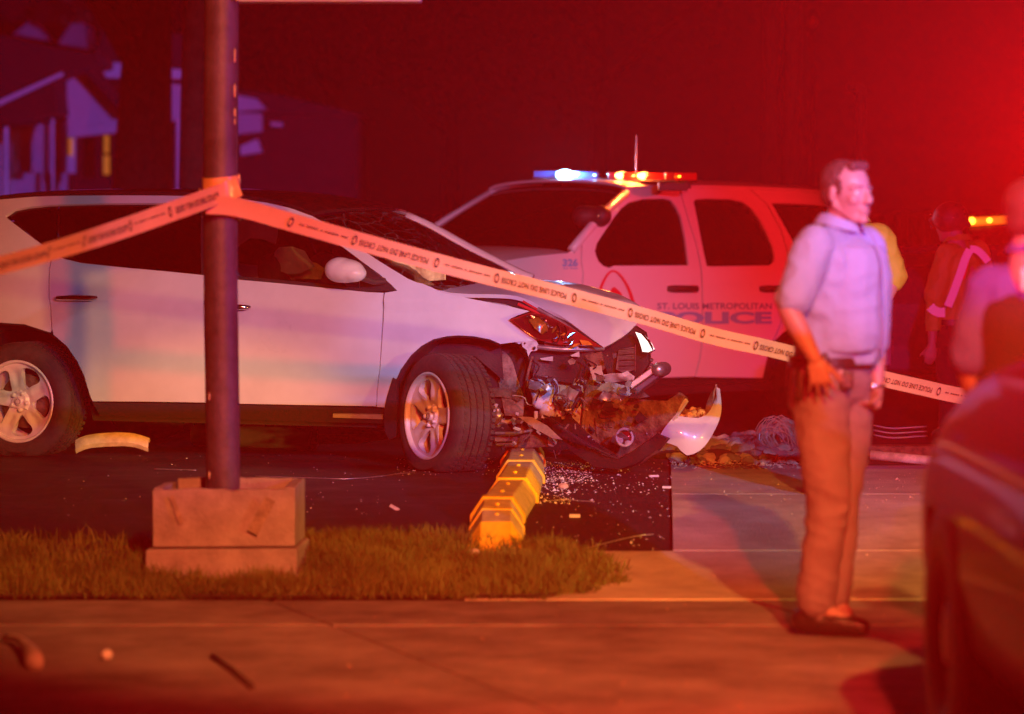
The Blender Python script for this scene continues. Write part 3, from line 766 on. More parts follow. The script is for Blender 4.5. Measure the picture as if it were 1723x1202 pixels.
# curtain airbag hanging in the front window, and the passenger airbag
def cloth(name, pts_px, v, m, grid=.04, amp=.05, sc=7):
    fv = lambda u, w: v+noise.noise(Vector((u*sc, w*sc, 3)))*amp+.10*max(0, w-.9)*.9
    return panel(name, pts_px, m, car, df=fv, grid=grid, solid=.01)
cloth('curtain_airbag', [(398, 345), (447, 352), (462, 368), (467, 392), (463, 410), (440, 402), (420, 401), (403, 412), (397, 418)], .22, 'airbag')
cloth('front_airbag', [(462, 424), (470, 416), (492, 415), (512, 422), (520, 436), (530, 448), (505, 460), (485, 462), (468, 455), (459, 438)], .45, 'airbag')
cloth('front_airbag', [(475, 455), (500, 440), (530, 442), (545, 452), (540, 470), (480, 468)], .6, 'yellow_cloth')
cloth('windshield_airbag', [(640, 430), (668, 436), (700, 446), (748, 461), (748, 471), (722, 473), (706, 470), (684, 458), (660, 444)], .20, 'yellow_cloth', amp=.06, sc=9)
# mirror
mp = [W(puw(581, 456).x, -.13, 0)+Vector((0, 0, puw(581, 456).y))]
c = at(581, 455.5, CO.y-HD.y*-1*0+0) if False else None
q = pv(581, 456, -.12); c = W(q.x, -.12, q.y)
rt = Matrix(((HD.x, LT.x, 0), (HD.y, LT.y, 0), (0, 0, 1)))
sculpt('mirror', [ico_vf(c+HD*.0, (.118, .075, .070), rt, 3), ico_vf(c+HD*-.03+Vector((0, 0, .005)), (.098, .07, .074), rt, 3), ico_vf(c+HD*.05+Vector((0, 0, -.014)), (.078, .07, .052), rt, 3)], 'white_paint', car, voxel=.008, smooth=3)
tube('mirror_arm', [c+HD*.08+Vector((0, 0, -.03)), c+HD*.14+LT*.08+Vector((0, 0, -.06)), c+HD*.17+LT*.16+Vector((0, 0, -.06))], .02, 'black_plastic', car)
# door handles
for (x0, x1, yy) in ((97, 163, 501.5), (380, 421, 517)):
    a = puw(x0, yy); b = puw(x1, yy); da = D(a.x, a.y)
    pts = [W(a.x, da-.004, a.y), W(a.x+.02, da-.035, a.y), W((a.x+b.x)/2, da-.045, (a.y+b.y)/2+.002), W(b.x-.02, da-.035, b.y), W(b.x, da-.004, b.y)]
    tube('door_handle', pts, [.012, .016, .017, .016, .012], 'chrome', car, n=12)
    cpt = puw((x0+x1)/2, yy+2); dd = D(cpt.x, cpt.y)
    mk('handle_cup', *ico_vf(W(cpt.x, dd+.001, cpt.y), (.085, .006, .03), rt), 'white_paint', car)
# ------------------------------------------------------------------ wheels
def holed_disc(R0, n=5):
    out = [(R0*cos(a), R0*sin(a)) for a in [2*pi*k/60 for k in range(60)]]; holes = []
    for k in range(n):
        a0 = 2*pi*k/n+pi/n+pi/2; h = []
        for (r, da) in ((.088, -.10), (.082, 0), (.088, .10), (.13, .27), (.175, .395), (.200, .36), (.211, .2), (.213, 0), (.211, -.2), (.200, -.36), (.175, -.395), (.13, -.27)):
            h.append((r/.233*R0*cos(a0+da), r/.233*R0*sin(a0+da)))
        holes.append(smooth_loop(h))
    return out, holes
def smooth_loop(h):
    n = len(h); o = []
    for i in range(n):
        a = Vector(h[i]); b = Vector(h[(i+1) % n]); o += [tuple(a.lerp(b, .25)), tuple(a.lerp(b, .75))]
    return o
WH = {}
def wheel(loc, ax, roll, flat_z=None, rt_=.352, name='wheel'):
    """ax: unit vector pointing outward from the wheel face; returns wheel part (tyre) with sub-parts"""
    ax = Vector(ax).normalized(); up = Vector((0, 0, 1)); sd = up.cross(ax).normalized(); up = ax.cross(sd)
    Mx = Matrix((ax, sd, up)).transposed()
    def tf(v): return Vector(loc)+Mx @ Vector(v)
    def tfr(v):
        c, s = cos(roll), sin(roll); return tf((v[0], v[1]*c-v[2]*s, v[1]*s+v[2]*c))
    Rr = .245
    # tyre with grooved tread
    pr = [(.0, Rr-.012), (.010, Rr), (.022, Rr+.03), (.020, rt_-.05), (.004, rt_-.015), (-.012, rt_-.004)]
    xx = -.02
    for g in range(4):
        pr += [(xx, rt_), (xx-.032, rt_+.002), (xx-.033, rt_-.009), (xx-.042, rt_-.009)]; xx -= .043
    pr += [(-.195, rt_), (-.212, rt_-.02), (-.228, rt_-.06), (-.225, Rr+.03), (-.212, Rr)]
    V, F = lathe_vf(pr, 72); V = [tf(v) for v in V]
    if flat_z is not None:
        for v in V:
            if v.z < flat_z: v.z = flat_z+(v.z-flat_z)*.02
            elif v.z < flat_z+.12:
                s = 1-(v.z-flat_z)/.12; a = (v-Vector(loc)).dot(ax); v += ax*(.02*s*(1 if a > -.1 else -1))
    t = mk(name, V, F, 'rubber', car, angle=40)
    # tread lugs
    lugs = []
    for k in range(64):
        for g in range(5):
            a = 2*pi*(k+.5*(g % 2))/64; x = -.036-.0435*g+.0015
            p = tf((x+.0, rt_*cos(a), rt_*sin(a)))
            if flat_z is not None and p.z < flat_z+.02: continue
            v0 = Vector((x-.013, 0, 0)); e = Vector((0, cos(a), sin(a))); ta = Vector((.25, -sin(a), cos(a)))*.011
            q = [Vector((x-.013, 0, 0))+e*(rt_-.003)-ta, Vector((x+.013, 0, 0))+e*(rt_-.003)-ta, Vector((x+.013, 0, 0))+e*(rt_-.003)+ta, Vector((x-.013, 0, 0))+e*(rt_-.003)+ta]
            q += [s+e*.007 for s in q]
            lugs.append(([tf(s) for s in q], [(4, 5, 6, 7), (0, 1, 5, 4), (1, 2, 6, 5), (2, 3, 7, 6), (3, 0, 4, 7)]))
    tr = mk('tread', *join(*lugs), 'rubber', t, smooth=False)
    # rim
    br = [(.016, Rr+.004), (.022, Rr-.002), (.020, Rr-.010), (.004, Rr-.016), (-.03, Rr-.022), (-.2, Rr-.03), (-.2, Rr-.034)]
    V, F = lathe_vf(br, 64); mk('rim', [tf(v) for v in V], F, 'alloy', t)
    o, hs = holed_disc(Rr-.012); vs, fs = cdt(o, hs, .016)
    def dep(y, z):
        r = sqrt(y*y+z*z); a = atan2(z, y)
        sp = cos(5*(a-pi/2)); d = -.004-.016*max(0, 1-r/.19)**1.0-.012*exp(-((r-.06)/.02)**2)
        if r > .07: d -= .012*max(0, -sp)*(1-abs((r-.15)/.09)**2 if abs(r-.15) < .09 else 0)
        if .08 < r < .2: d -= .010*max(0, sp-.55)/.45*min(1, (r-.08)/.03, (.2-r)/.03)
        if r < .055: d = -.012+.004
        return d
    me = mk('spokes', [tfr((dep(v.x, v.y), v.x, v.y)) for v in vs], fs, 'alloy', t, solid=.035, angle=None)
    a, b, c = [Vector(me.data.vertices[i].co) for i in me.data.polygons[0].vertices[:3]]
    if (b-a).cross(c-a).dot(ax) < 0: me.data.flip_normals()
    mk('hub_cap', *((lambda vf: ([tf(v) for v in vf[0]], vf[1]))(lathe_vf([(.006, .0005), (.006, .02), (.003, .026), (-.02, .028)], 24))), 'alloy', t)
    # little emblem on the cap: ring with a bar
    V, F = lathe_vf([(.0075, .017), (.009, .0155), (.0075, .014)], 20); mk('emblem', [tf(v) for v in V], F, 'chrome', t)
    for k in range(5):
        a = 2*pi*k/5+pi/2+pi/5
        vf = lathe_vf([(.004, .0005), (.004, .008), (.0, .0125), (-.02, .014)], 12)
        mk('lug_nut', [tfr((v.x+.002, v.y+.052*cos(a), v.z+.052*sin(a))) for v in vf[0]], vf[1], 'alloy', t)
    vf = lathe_vf([(-.07, .0005), (-.07, .16), (-.085, .165), (-.085, .1)], 40); mk('brake_disc', [tf(v) for v in vf[0]], vf[1], 'rust', t)
    return t
wheel(at(28, 676, 19.9)+LT*.02, -LT, radians(8), flat_z=ZG+.003)
fa = Matrix.Rotation(radians(35), 3, 'Z') @ (-LT)          # steered
fa = Vector((-LT.x, -LT.y, 0)); fa = Matrix.Rotation(radians(-36), 3, 'Z') @ fa; fa.z = .05
wheel(at(722, 700.5, 18.72), fa, radians(-14), flat_z=ZG+.003)
q = pv(28, 676, 1.86); 
for (u, v) in ((.0, 1.84), (UF, 1.84)):
    V, F = lathe_vf([(0, .2), (.02, .25), (.0, .34), (-.2, .35), (-.21, .2)], 36); Mx = Matrix((LT, Vector((0, 0, 1)).cross(LT), Vector((0, 0, 1)))).transposed()
    mk('wheel', [W(u, v, .35)+Mx @ x for x in V], F, 'rubber', car)
# ------------------------------------------------------------------ torn-open front end (parts of the car)
def bits(px, py, v):
    a = pv(px, py, v); return W(a.x, v, a.y)
def plate(name, pts, m, va=.2, vb=0.0, vc=0.0, parent=None, solid=.012, grid=.045, amp=0.012, sc=9, ref=None):
    """bent sheet traced on a slanted plane: depth = va + vb*(u-u0) + vc*(w-w0)"""
    q = [pv(p[0], p[1], va) for p in pts]; u0 = sum(a.x for a in q)/len(q); w0 = sum(a.y for a in q)/len(q)
    f = lambda u, w: va+vb*(u-u0)+vc*(w-w0)+noise.noise(Vector((u*sc, w*sc, va*7)))*amp
    return panel(name, pts, m, parent or car, df=f, grid=grid, solid=solid)
# fender liner and strut tower area
plate('liner', [(842, 580), (880, 577), (888, 600), (893, 640), (880, 700), (850, 700), (838, 640), (832, 600)], 'dirty_plastic', .30, .2, 0, amp=.05, sc=5)
plate('liner', [(700, 572), (772, 567), (842, 580), (846, 640), (800, 600), (720, 600)], 'black_plastic', .22, 0, 0, amp=.02)
plate('bracket', [(877, 574), (903, 574), (907, 582), (903, 590), (893, 592), (889, 600), (886, 589), (879, 584)], 'inner_white', .10, .3, 0, solid=.006, amp=0)
mk('bolt_hole', *ico_vf(bits(899, 586, .085), (.010, .010, .010), sub=1), 'black_matte', car); mk('bolt_hole', *ico_vf(bits(883, 578, .085), (.006, .006, .006), sub=1), 'black_matte', car)
# upper tie bar, pale tabs
tube('tie_bar', [bits(905, 584, .12), bits(945, 588, .14), bits(985, 588, .2), bits(1015, 587, .3)], .014, 'steel', car)
plate('support_tab', [(916, 577), (948, 579), (948, 588), (916, 588)], 'inner_white', .16, amp=0)
plate('support_tab', [(952, 580), (972, 580), (974, 589), (952, 588)], 'milky', .16, amp=0)
plate('support_tab', [(908, 603), (930, 600), (930, 608), (912, 606)], 'inner_white', .16, amp=0, solid=.006)
plate('support_tab', [(960, 598), (974, 592), (975, 601), (962, 600)], 'inner_white', .18, amp=0, solid=.006)
plate('front_panel', [(888, 595), (910, 590), (1000, 592), (1003, 625), (996, 660), (960, 645), (905, 636), (893, 625)], 'black_plastic', .22, .1, .1, amp=.03, sc=6)
plate('grille_bracket', [(984, 598), (1012, 592), (1018, 620), (1004, 628), (990, 610)], 'rust', .2, .2, 0, amp=.02, sc=20)
# radiator and frame
plate('radiator_frame', [(1012, 592), (1034, 578), (1066, 549), (1083, 560), (1090, 590), (1092, 612), (1078, 632), (1058, 640), (1022, 628)], 'black_plastic', .42, 0, 0, amp=.01, solid=.05)
plate('radiator', [(1041, 588), (1068, 584), (1068, 622), (1050, 628), (1036, 622)], 'steel', .36, 0, 0, amp=0, solid=.01)
for k in range(15):
    y = 588+k*2.4
    tube('fin', [bits(1041, y, .345), bits(1067, y-1.5, .345)], .0022, 'chrome' if k % 4 == 0 else 'steel', car, n=5)
tube('frame_edge', [bits(1069, 580, .34), bits(1069, 626, .34)], .004, 'chrome', car, n=6)
for k in range(5): box('louvre', bits(1090, 604+k*8, .5), (.06, .1, .018), 'black_plastic', car, rot=Matrix.Rotation(.3, 3, 'Y'))
# far headlamp, caught light put in as a weak glow
plate('far_headlamp', [(1069, 559), (1077, 562), (1086, 571), (1093, 580), (1098, 590), (1092, 593), (1081, 592), (1079, 584), (1075, 572)], 'headlamp_glint_glow', .30, -.4, -.3, amp=.0, solid=.02, grid=.02)
tube('headlamp_rim', [bits(1069, 558, .31), bits(1080, 562, .3), bits(1092, 575, .29), bits(1100, 590, .28), bits(1092, 594, .28)], .007, 'chrome', car)
# near headlamp
plate('headlamp_housing', [(857, 538), (893, 526), (915, 529), (942, 541), (976, 561), (1012, 584), (975, 581), (940, 580), (908, 573), (884, 558)], 'red_lens', .10, .25, .2, amp=.004)
plate('reflector_bowl', [(886, 533), (900, 530), (918, 537), (926, 552), (918, 562), (902, 556), (890, 545)], 'chrome', .075, .2, .1, amp=.03, sc=26, grid=.015, solid=.004)
plate('turn_lamp', [(890, 538), (905, 534), (916, 542), (922, 556), (912, 563), (899, 552)], 'amber', .05, .2, .1, amp=.02, sc=30, grid=.015, solid=.004)
plate('turn_lamp', [(975, 572), (990, 574), (998, 581), (980, 581)], 'amber', .10, .2, .1, amp=.01, grid=.02, solid=.006)
V, F = [], []
for (cx, cy, r) in ((935, 562, 15), (948, 560, 11)):
    pts = [bits(cx+r*.45*cos(a), cy+r*sin(a), .07) for a in [radians(-80+k*16) for k in range(15)]]
    tube('lamp_ring', pts, .004, 'chrome', car, n=6)
for k in range(26):
    x = R.uniform(895, 975); y = 530+(x-895)*.5+R.uniform(0, 20); p = bits(x, y, .06+.0004*(x-895))
    d = Vector((R.uniform(-1, 1), R.uniform(-.3, .3), R.uniform(-1, 1)))*R.uniform(.006, .03)
    mk('lamp_shard', [p-d, p+Vector((d.z, 0, -d.x))*.35, p+d, p-Vector((d.z, 0, -d.x))*.3+LT*.008], [(0, 1, 2), (0, 2, 3), (0, 3, 1), (1, 3, 2)], R.choice(['chrome', 'lens_clear', 'reflective', 'amber']), car, smooth=False)
plate('headlamp_lens', [(862, 538), (893, 527), (915, 530), (942, 542), (960, 553), (930, 572), (905, 570), (885, 557)], 'lens_clear', .045, .25, .2, amp=.004, solid=.003)
# washer tank, bottle
sculpt('washer_tank', [cap_vf(bits(903, 648, .20), bits(925, 648, .22), .050, .050), cap_vf(bits(905, 660, .20), bits(922, 660, .22), .045, .045), cap_vf(bits(906, 678, .20), bits(916, 680, .22), .038, .038)], 'milky', car, voxel=.012, smooth=5)
sculpt('washer_tank', [cap_vf(bits(934, 655, .24), bits(922, 690, .22), .028, .05), cap_vf(bits(916, 695, .22), bits(936, 695, .24), .032, .036)], 'milky', car, voxel=.012, smooth=5)
tube('washer_neck', [bits(902, 692, .2), bits(902, 706, .2)], .012, 'milky', car); tube('washer_neck', [bits(914, 694, .2), bits(913, 704, .2)], .010, 'milky', car)
tube('filler_cap', [bits(941, 706, .16), bits(943, 690, .18)], [.034, .024], 'inner_white', car); tube('filler_cap', [bits(942, 690, .18), bits(943, 684, .18)], .03, 'rust', car)
plate('chassis_panel', [(905, 632), (925, 630), (955, 640), (978, 644), (972, 662), (985, 650), (965, 700), (938, 680), (940, 655), (922, 644)], 'tan_panel', .30, .1, 0, amp=.01)
plate('chassis_panel', [(943, 648), (975, 652), (965, 690), (950, 694), (938, 680)], 'tan_panel', .26, .2, 0, amp=.008)
plate('chassis_panel', [(963, 700), (978, 680), (984, 700), (979, 722), (962, 708)], 'inner_white', .22, 0, 0, amp=.01)
sculpt('air_duct', [ico_vf(bits(968, 657, .16), (.06, .045, .032), rt)], 'black_plastic', car, voxel=.01, smooth=1)
# vertical struts
for (a, b, r, mm) in (((985, 640), (980, 724), .010, 'dirty_plastic'), ((1006, 640), (1002, 690), .012, 'rust'), ((1002, 690), (1006, 735), .010, 'rust'), ((994, 655), (990, 690), .022, 'tan_panel'),
                      ((1000, 625), (985, 655), .014, 'rust'), ((896, 600), (886, 640), .008, 'rust'), ((975, 668), (940, 712), .010, 'black_plastic')):
    tube('strut', [bits(*a, .14), bits((a[0]+b[0])/2+R.uniform(-3, 3), (a[1]+b[1])/2, .13), bits(*b, .14)], r, mm, car)
# crumpled white sheets at centre
plate('crumpled_sheet', [(1008, 634), (1030, 629), (1048, 628), (1056, 624), (1068, 634), (1066, 640), (1044, 642), (1020, 646)], 'inner_white', .10, .2, -.8, amp=.05, sc=22, grid=.02, solid=.004)
plate('crumpled_sheet', [(1012, 646), (1035, 645), (1056, 650), (1068, 665), (1045, 668), (1024, 655)], 'inner_white', .06, .2, -.6, amp=.05, sc=25, grid=.02, solid=.004)
plate('crumpled_sheet', [(992, 618), (1012, 615), (1018, 640), (1010, 665), (997, 672), (998, 640)], 'tan_panel', .12, .3, .2, amp=.03, sc=15, grid=.025, solid=.006)
# bumper reinforcement bar
a = bits(1062, 655, .25); b = bits(1108, 622, .30)
d = (b-a).normalized(); n2 = Vector((-d.z, 0, d.x)).normalized()
for k, (o1, o2, mm) in enumerate(((.034, -.002, 'steel'), (-.006, -.036, 'pole_paint'))):
    V = [a+n2*o1, b+n2*o1, b+n2*o2, a+n2*o2]; V += [v+LT*.10 for v in V]
    mk('reinforcement_bar', V, [(3, 2, 1, 0), (4, 5, 6, 7), (0, 1, 5, 4), (1, 2, 6, 5), (2, 3, 7, 6), (3, 0, 4, 7)], mm, car, smooth=False, bevel=.006)
mk('bar_end', *cap_vf(b+LT*.0, b+LT*.1, .04, .04), 'steel', car)
# torn bumper cover, dirty inner face
plate('bumper_cover', [(984, 652), (1000, 642), (1016, 650), (1038, 664), (1060, 670), (1090, 674), (1122, 675), (1140, 663), (1150, 668), (1136, 700), (1120, 724), (1090, 740), (1062, 760), (1042, 771), (1020, 760), (1000, 745), (984, 728)], 'dirty_plastic', .02, -.35, -.25, amp=.035, sc=7, solid=.01)
plate('bumper_lip', [(1141, 661), (1153, 670), (1138, 696), (1113, 730), (1106, 726), (1128, 694)], 'rust', -.06, -.3, 0, amp=.004, solid=.03)
plate('bumper_edge', [(1152, 671), (1155, 676), (1140, 699), (1115, 735), (1112, 731), (1136, 698)], 'inner_white', -.09, -.3, 0, amp=.002, solid=.02)
# white outer corner of the bumper, a curved band
def band(name, top, bot, vtop, vbot, m, solid=.008, nn=18, nw=6):
    T = smooth_curve(top, nn); B2 = smooth_curve(bot, nn); V = []; F = []
    for i in range(nn):
        t = i/(nn-1); a = bits(T[i].x, T[i].y, vtop(t)); b = bits(B2[i].x, B2[i].y, vbot(t))
        for j in range(nw+1):
            s = j/nw; p = a.lerp(b, s)+(-LT)*.03*sin(pi*s); V.append(p)
    for i in range(nn-1):
        for j in range(nw): q = i*(nw+1)+j; F.append((q, q+nw+1, q+nw+2, q+1))
    return mk(name, V, F, m, car, solid=solid, off=0)
band('bumper_corner', [(1136, 700), (1150, 702), (1165, 704), (1180, 703), (1192, 695), (1202, 678), (1207, 662), (1205, 647)],
     [(1107, 740), (1122, 745), (1140, 751), (1155, 766), (1180, 756), (1200, 728), (1213, 694), (1211, 655)],
     lambda t: -.06+.35*t*t, lambda t: -.10+.30*t*t, 'white_paint')
band('bumper_inner', [(1198, 660), (1203, 655), (1205, 650)], [(1186, 703), (1194, 695), (1203, 676)], lambda t: .22-.02*t, lambda t: .14, 'dirty_plastic', nn=8)
plate('bumper_foam', [(1130, 708), (1150, 690), (1175, 688), (1192, 690), (1185, 703), (1160, 706), (1140, 705)], 'dirty_plastic', .12, .2, 1.2, amp=.05, sc=20, grid=.02)
for k in range(16):
    p = bits(R.uniform(1143, 1188), R.uniform(688, 701), R.uniform(.02, .12)); s = R.uniform(.012, .03)
    vf = ico_vf(p, (s, s, s*.6), Euler((R.random()*3, R.random()*3, 0)).to_matrix(), 1)
    mk('broken_piece', *vf, R.choice(['inner_white', 'stone', 'rust']), car, smooth=False)
# lower black grille section hanging
plate('lower_grille', [(920, 702), (955, 700), (985, 727), (1005, 748), (1042, 773), (1070, 757), (1106, 729), (1122, 738), (1105, 757), (1070, 780), (1040, 790), (1000, 786), (965, 762), (935, 735)], 'black_plastic', -.03, -.3, .2, amp=.02, solid=.03)
plate('lower_lip', [(1068, 760), (1108, 728), (1123, 737), (1104, 760), (1074, 780), (1050, 786)], 'dirty_plastic', -.09, -.3, .1, amp=.006, solid=.03)
for k in range(5):
    tube('grille_bar', [bits(940+k*18, 716+k*12, -.06), bits(985+k*14, 748+k*6, -.08)], .006, 'rubber', car, n=6)
# fog lamp ring
cf = bits(1051, 736, -.12)
def ringpts(c, r, n, a0, a1, sx=1.0): return [c+HD*(cos(radians(a0+(a1-a0)*k/(n-1)))*r*sx)+Vector((0, 0, sin(radians(a0+(a1-a0)*k/(n-1)))*r)) for k in range(n)]
tube('fog_lamp', ringpts(cf, .047, 26, 60, 400), .0075, 'inner_white', car)
mk('fog_lamp_plate', *ico_vf(cf+HD*-.028+Vector((0, 0, -.018)), (.02, .006, .022), rt), 'inner_white', car)
mk('fog_lamp_plate', *ico_vf(cf+HD*.02+Vector((0, 0, -.03)), (.022, .006, .014), rt), 'inner_white', car)
mk('fog_lamp_glass', *ico_vf(cf+LT*.03, (.036, .02, .036), rt), 'red_lens', car)
# suspension
tube('brake_shield', ringpts(bits(852, 690, .3), .07, 16, 150, 350), .012, 'inner_white', car)
tube('spring', [bits(847+8*cos(k*.9), 590+k*2.4, .35+.04*sin(k*.9)) for k in range(36)], .009, 'black_plastic', car, n=6)
plate('control_arm', [(826, 654), (846, 654), (874, 664), (872, 676), (846, 668), (826, 668)], 'rust', .26, amp=.02, sc=18, solid=.04)
plate('subframe', [(832, 734), (870, 730), (905, 733), (925, 738), (922, 752), (880, 754), (834, 750)], 'rust', .15, 0, 0, amp=.02, sc=14, solid=.06)
plate('subframe', [(870, 716), (900, 722), (908, 740), (880, 744), (862, 730)], 'rust', .22, 0, .2, amp=.04, sc=14, solid=.03)
plate('splash_shield', [(872, 701), (895, 702), (920, 716), (946, 740), (930, 738), (900, 722)], 'tan_panel', .05, -.3, .5, amp=.01, solid=.008)
tube('tie_rod', [bits(834, 729, .08), bits(870, 729, .08), bits(896, 724, .1)], .008, 'steel', car)
tube('tie_rod', [bits(832, 745, .06), bits(862, 744, .06)], .006, 'chrome', car)
sculpt('ball_joint', [ico_vf(bits(838, 700, .15), (.03, .03, .03)), cap_vf(bits(838, 690, .15), bits(838, 715, .15), .016, .02)], 'steel', car, voxel=.008, smooth=1)
for k in range(6):
    x = R.choice([R.uniform(885, 898), R.uniform(960, 1005)]); y = R.uniform(600, 650); pts = [bits(x, y, .12)]
    for j in range(4): x += R.uniform(-12, 16); y += R.uniform(3, 20); pts.append(bits(x, y, .12+R.uniform(-.03, .04)))
    c_ = smooth_curve(pts, 18); tube('wire', c_, .0045, 'black_plastic', car, n=6)
tube('hose', smooth_curve([bits(900, 634, .17), bits(928, 640, .15), bits(937, 655, .14), bits(932, 672, .14), bits(943, 684, .13), bits(956, 696, .13)], 20), .008, 'black_plastic', car)
for k in range(70):
    x = R.uniform(840, 1000); y = R.uniform(700, 765)
    if k > 50: x = R.uniform(960, 1090); y = R.uniform(590, 770)
    p = bits(x, y, R.uniform(-.05, .2)); s = R.uniform(.008, .035)
    e = Euler((R.random()*6, R.random()*6, R.random()*6)).to_matrix()
    v, f = box_vf(p, s*R.uniform(.8, 2.5), s*R.uniform(.2, .8), s*R.uniform(.1, .4), rot=e)
    mk('torn_fragment', v, f, R.choice(['rust', 'dirty_plastic', 'black_plastic', 'black_plastic', 'inner_white', 'steel', 'rust']), car, smooth=False)
# shattered glass shards standing up at far side of windshield
for k in range(16):
    x = R.uniform(748, 790); y = 411+(x-748)*.55+R.uniform(-3, 10); p = bits(x, y, 1.45); L = R.uniform(.01, .04)
    tube('glass_shard', [p, p+HD*L+Vector((0, 0, -L*.55))], .0016, 'chrome', car, n=4)
for k in range(26):
    x = R.uniform(640, 745); y = 426+(x-640)*.40+R.uniform(0, 6); p = bits(x, y, .3); s = R.uniform(.003, .007)
    mk('glass_shard', *ico_vf(p, (s*1.5, s, s*.7), Euler((R.random()*3, R.random()*3, 0)).to_matrix(), 1), 'chrome', car, smooth=False)

# crumpled pale and dark torn sheets packed into the opening
for k in range(34):
    x = R.uniform(890, 1085); y = 592+R.random()*150
    if x > 1015 and y < 640: y += 40
    s = R.uniform(5, 17); n_ = R.randint(4, 6); a0 = R.random()*6
    pts = [(x+cos(a0+j*2*pi/n_)*s*R.uniform(.5, 1.2), y+sin(a0+j*2*pi/n_)*s*R.uniform(.35, 1.0)) for j in range(n_)]
    try: plate('torn_panel', pts, R.choice(['inner_white', 'tan_panel', 'rust', 'black_plastic', 'black_plastic', 'dirty_plastic', 'steel']), R.uniform(.02, .2) if x < 985 else R.uniform(-.02, .02)-.10*(x > 1010), R.uniform(-1, 1), R.uniform(-1, 1), amp=.03, sc=24, grid=.02, solid=.003)
    except Exception: pass
for k in range(12):
    x = R.uniform(850, 1090); y = R.uniform(640, 745); pts = [bits(x, y, .0)]
    for j in range(4): x += R.uniform(-10, 16); y += R.uniform(-3, 14); pts.append(bits(x, y, R.uniform(-.06, .05)))
    tube('wire', smooth_curve(pts, 16), R.choice([.003, .004, .006]), R.choice(['black_plastic', 'rust', 'steel', 'inner_white']), car, n=5)
# ------------------------------------------------------------------ police SUV
PH = radians(43); HD2 = Vector((-cos(PH), -sin(PH), 0)); LF2 = Vector((sin(PH), -cos(PH), 0))   # forward, left (towards us)
TO = at(1160, 600, 25.4); TO.z = 0
def W2(u, v, w): return TO+HD2*u-LF2*v+Vector((0, 0, w))       # v = depth inwards from the left flank
def pv2(px, py, v=0.0):
    d = ray(px, py); t = (TO-LF2*v-CAM).dot(LF2)/d.dot(LF2); p = CAM+d*t-TO
    return Vector((p.dot(HD2), p.z))
def D2(u, w):
    d = 0
    if w > 1.2: d += .22*((w-1.2)/.65)**1.1
    if w < .75: d += .05*((.75-w)/.4)**2
    d += .05*max(0, (u-1.2))**2*.25
    if w > 1.0 and w <= 1.2: d += .01*(w-1.0)/.2
    return d
def puw2(px, py, off=0.0):
    v = .05
    for _ in range(12): q = pv2(px, py, v); v = D2(q.x, q.y)+off
    return q
suv = thing('police_suv', TO, 'white police SUV with blue and red roof light bar and blue side lettering', 'police car')
def panel2(name, pts, m, off=0.0, grid=.08, solid=.02, holes=(), parent=None, far=False):
    cv = lambda p: puw2(p[0], p[1], off)
    vs, fs = cdt([cv(p) for p in pts], [[cv(p) for p in h] for h in holes], grid)
    for side in ((0, 1) if far else (0,)):
        V = [W2(q.x, (D2(q.x, q.y)+off) if not side else 1.98-D2(q.x, q.y)-off, q.y) for q in vs]
        F = list(fs); a, b, c = [V[i] for i in F[0][:3]]
        if ((b-a).cross(c-a).dot(LF2) < 0) != bool(side): F = [f[::-1] for f in F]
        o = mk(name, V, F, m, parent or suv, solid=solid)
        if not side: r = o
    return r
w1 = [(1001, 423), (1004, 410), (1011, 399), (1033, 366), (1045, 351), (1058, 341), (1082, 335), (1118, 334), (1130, 337), (1139, 349), (1146, 364), (1153, 398), (1159, 447), (1033, 447.5), (1025, 451), (1015, 448), (1007, 440), (1003, 431)]
w2 = [(1167, 340), (1170, 336), (1187, 334.5), (1230, 335.5), (1250, 340), (1265, 351), (1280, 372), (1290, 392), (1300, 415), (1303, 431), (1302, 441), (1295, 447), (1200, 448.7), (1189, 448), (1184, 425), (1178, 395)]
w3 = [(1298, 342), (1340, 343), (1390, 346), (1425, 350), (1432, 362), (1432, 400), (1425, 432), (1352, 430), (1341, 420), (1330, 399), (1315, 372)]
roofS = [(1053, 318.5), (1100, 316.5), (1157, 316), (1250, 318), (1340, 322), (1395, 327), (1430, 333), (1452, 345)]
fd = [(979, 440), (980, 412), (990, 398), (1000, 384), (1014, 360), (1032, 338), (1053, 318.5), (1100, 316.5), (1142, 316.2), (1150, 345), (1158.5, 374), (1170, 410), (1178, 447.5), (1181, 510), (1180.5, 573), (1176, 605), (1169, 634), (1100, 636), (1000, 636), (982, 600), (981, 500)]
rd = [(1144, 316), (1250, 318), (1262, 319), (1290, 345), (1312, 385), (1326, 430), (1330, 470), (1322, 520), (1300, 574), (1290, 605), (1283, 636), (1171, 634.5), (1178.5, 605), (1183, 573), (1183, 510), (1180.5, 447.5), (1172, 410), (1160.5, 374), (1152, 345)]
rq = [(1264, 319), (1340, 322), (1395, 327), (1430, 333), (1452, 345), (1466, 440), (1470, 520), (1468, 600), (1440, 610), (1425, 575), (1400, 548), (1370, 540), (1340, 545), (1315, 562), (1303, 574), (1325, 520), (1333, 470), (1328.5, 430), (1314, 385), (1292, 345)]
panel2('front_door', fd, 'fleet_white', holes=[w1], far=True); panel2('rear_door', rd, 'fleet_white', holes=[w2], far=True); panel2('rear_quarter', rq, 'fleet_white', holes=[w3], far=True)
for w_ in (w1, w2, w3): panel2('side_glass', w_, 'glass_dark', off=.02, solid=.005, far=True)
ff = [(977, 440), (978, 413), (966, 421), (950, 428), (900, 433), (840, 441), (790, 452), (772, 470), (765, 520), (762, 600), (800, 612), (815, 575), (840, 552), (870, 545), (900, 552), (925, 575), (935, 612), (945, 636), (980, 634), (979, 600), (978.5, 500)]
panel2('front_fender', ff, 'fleet_white', far=True)
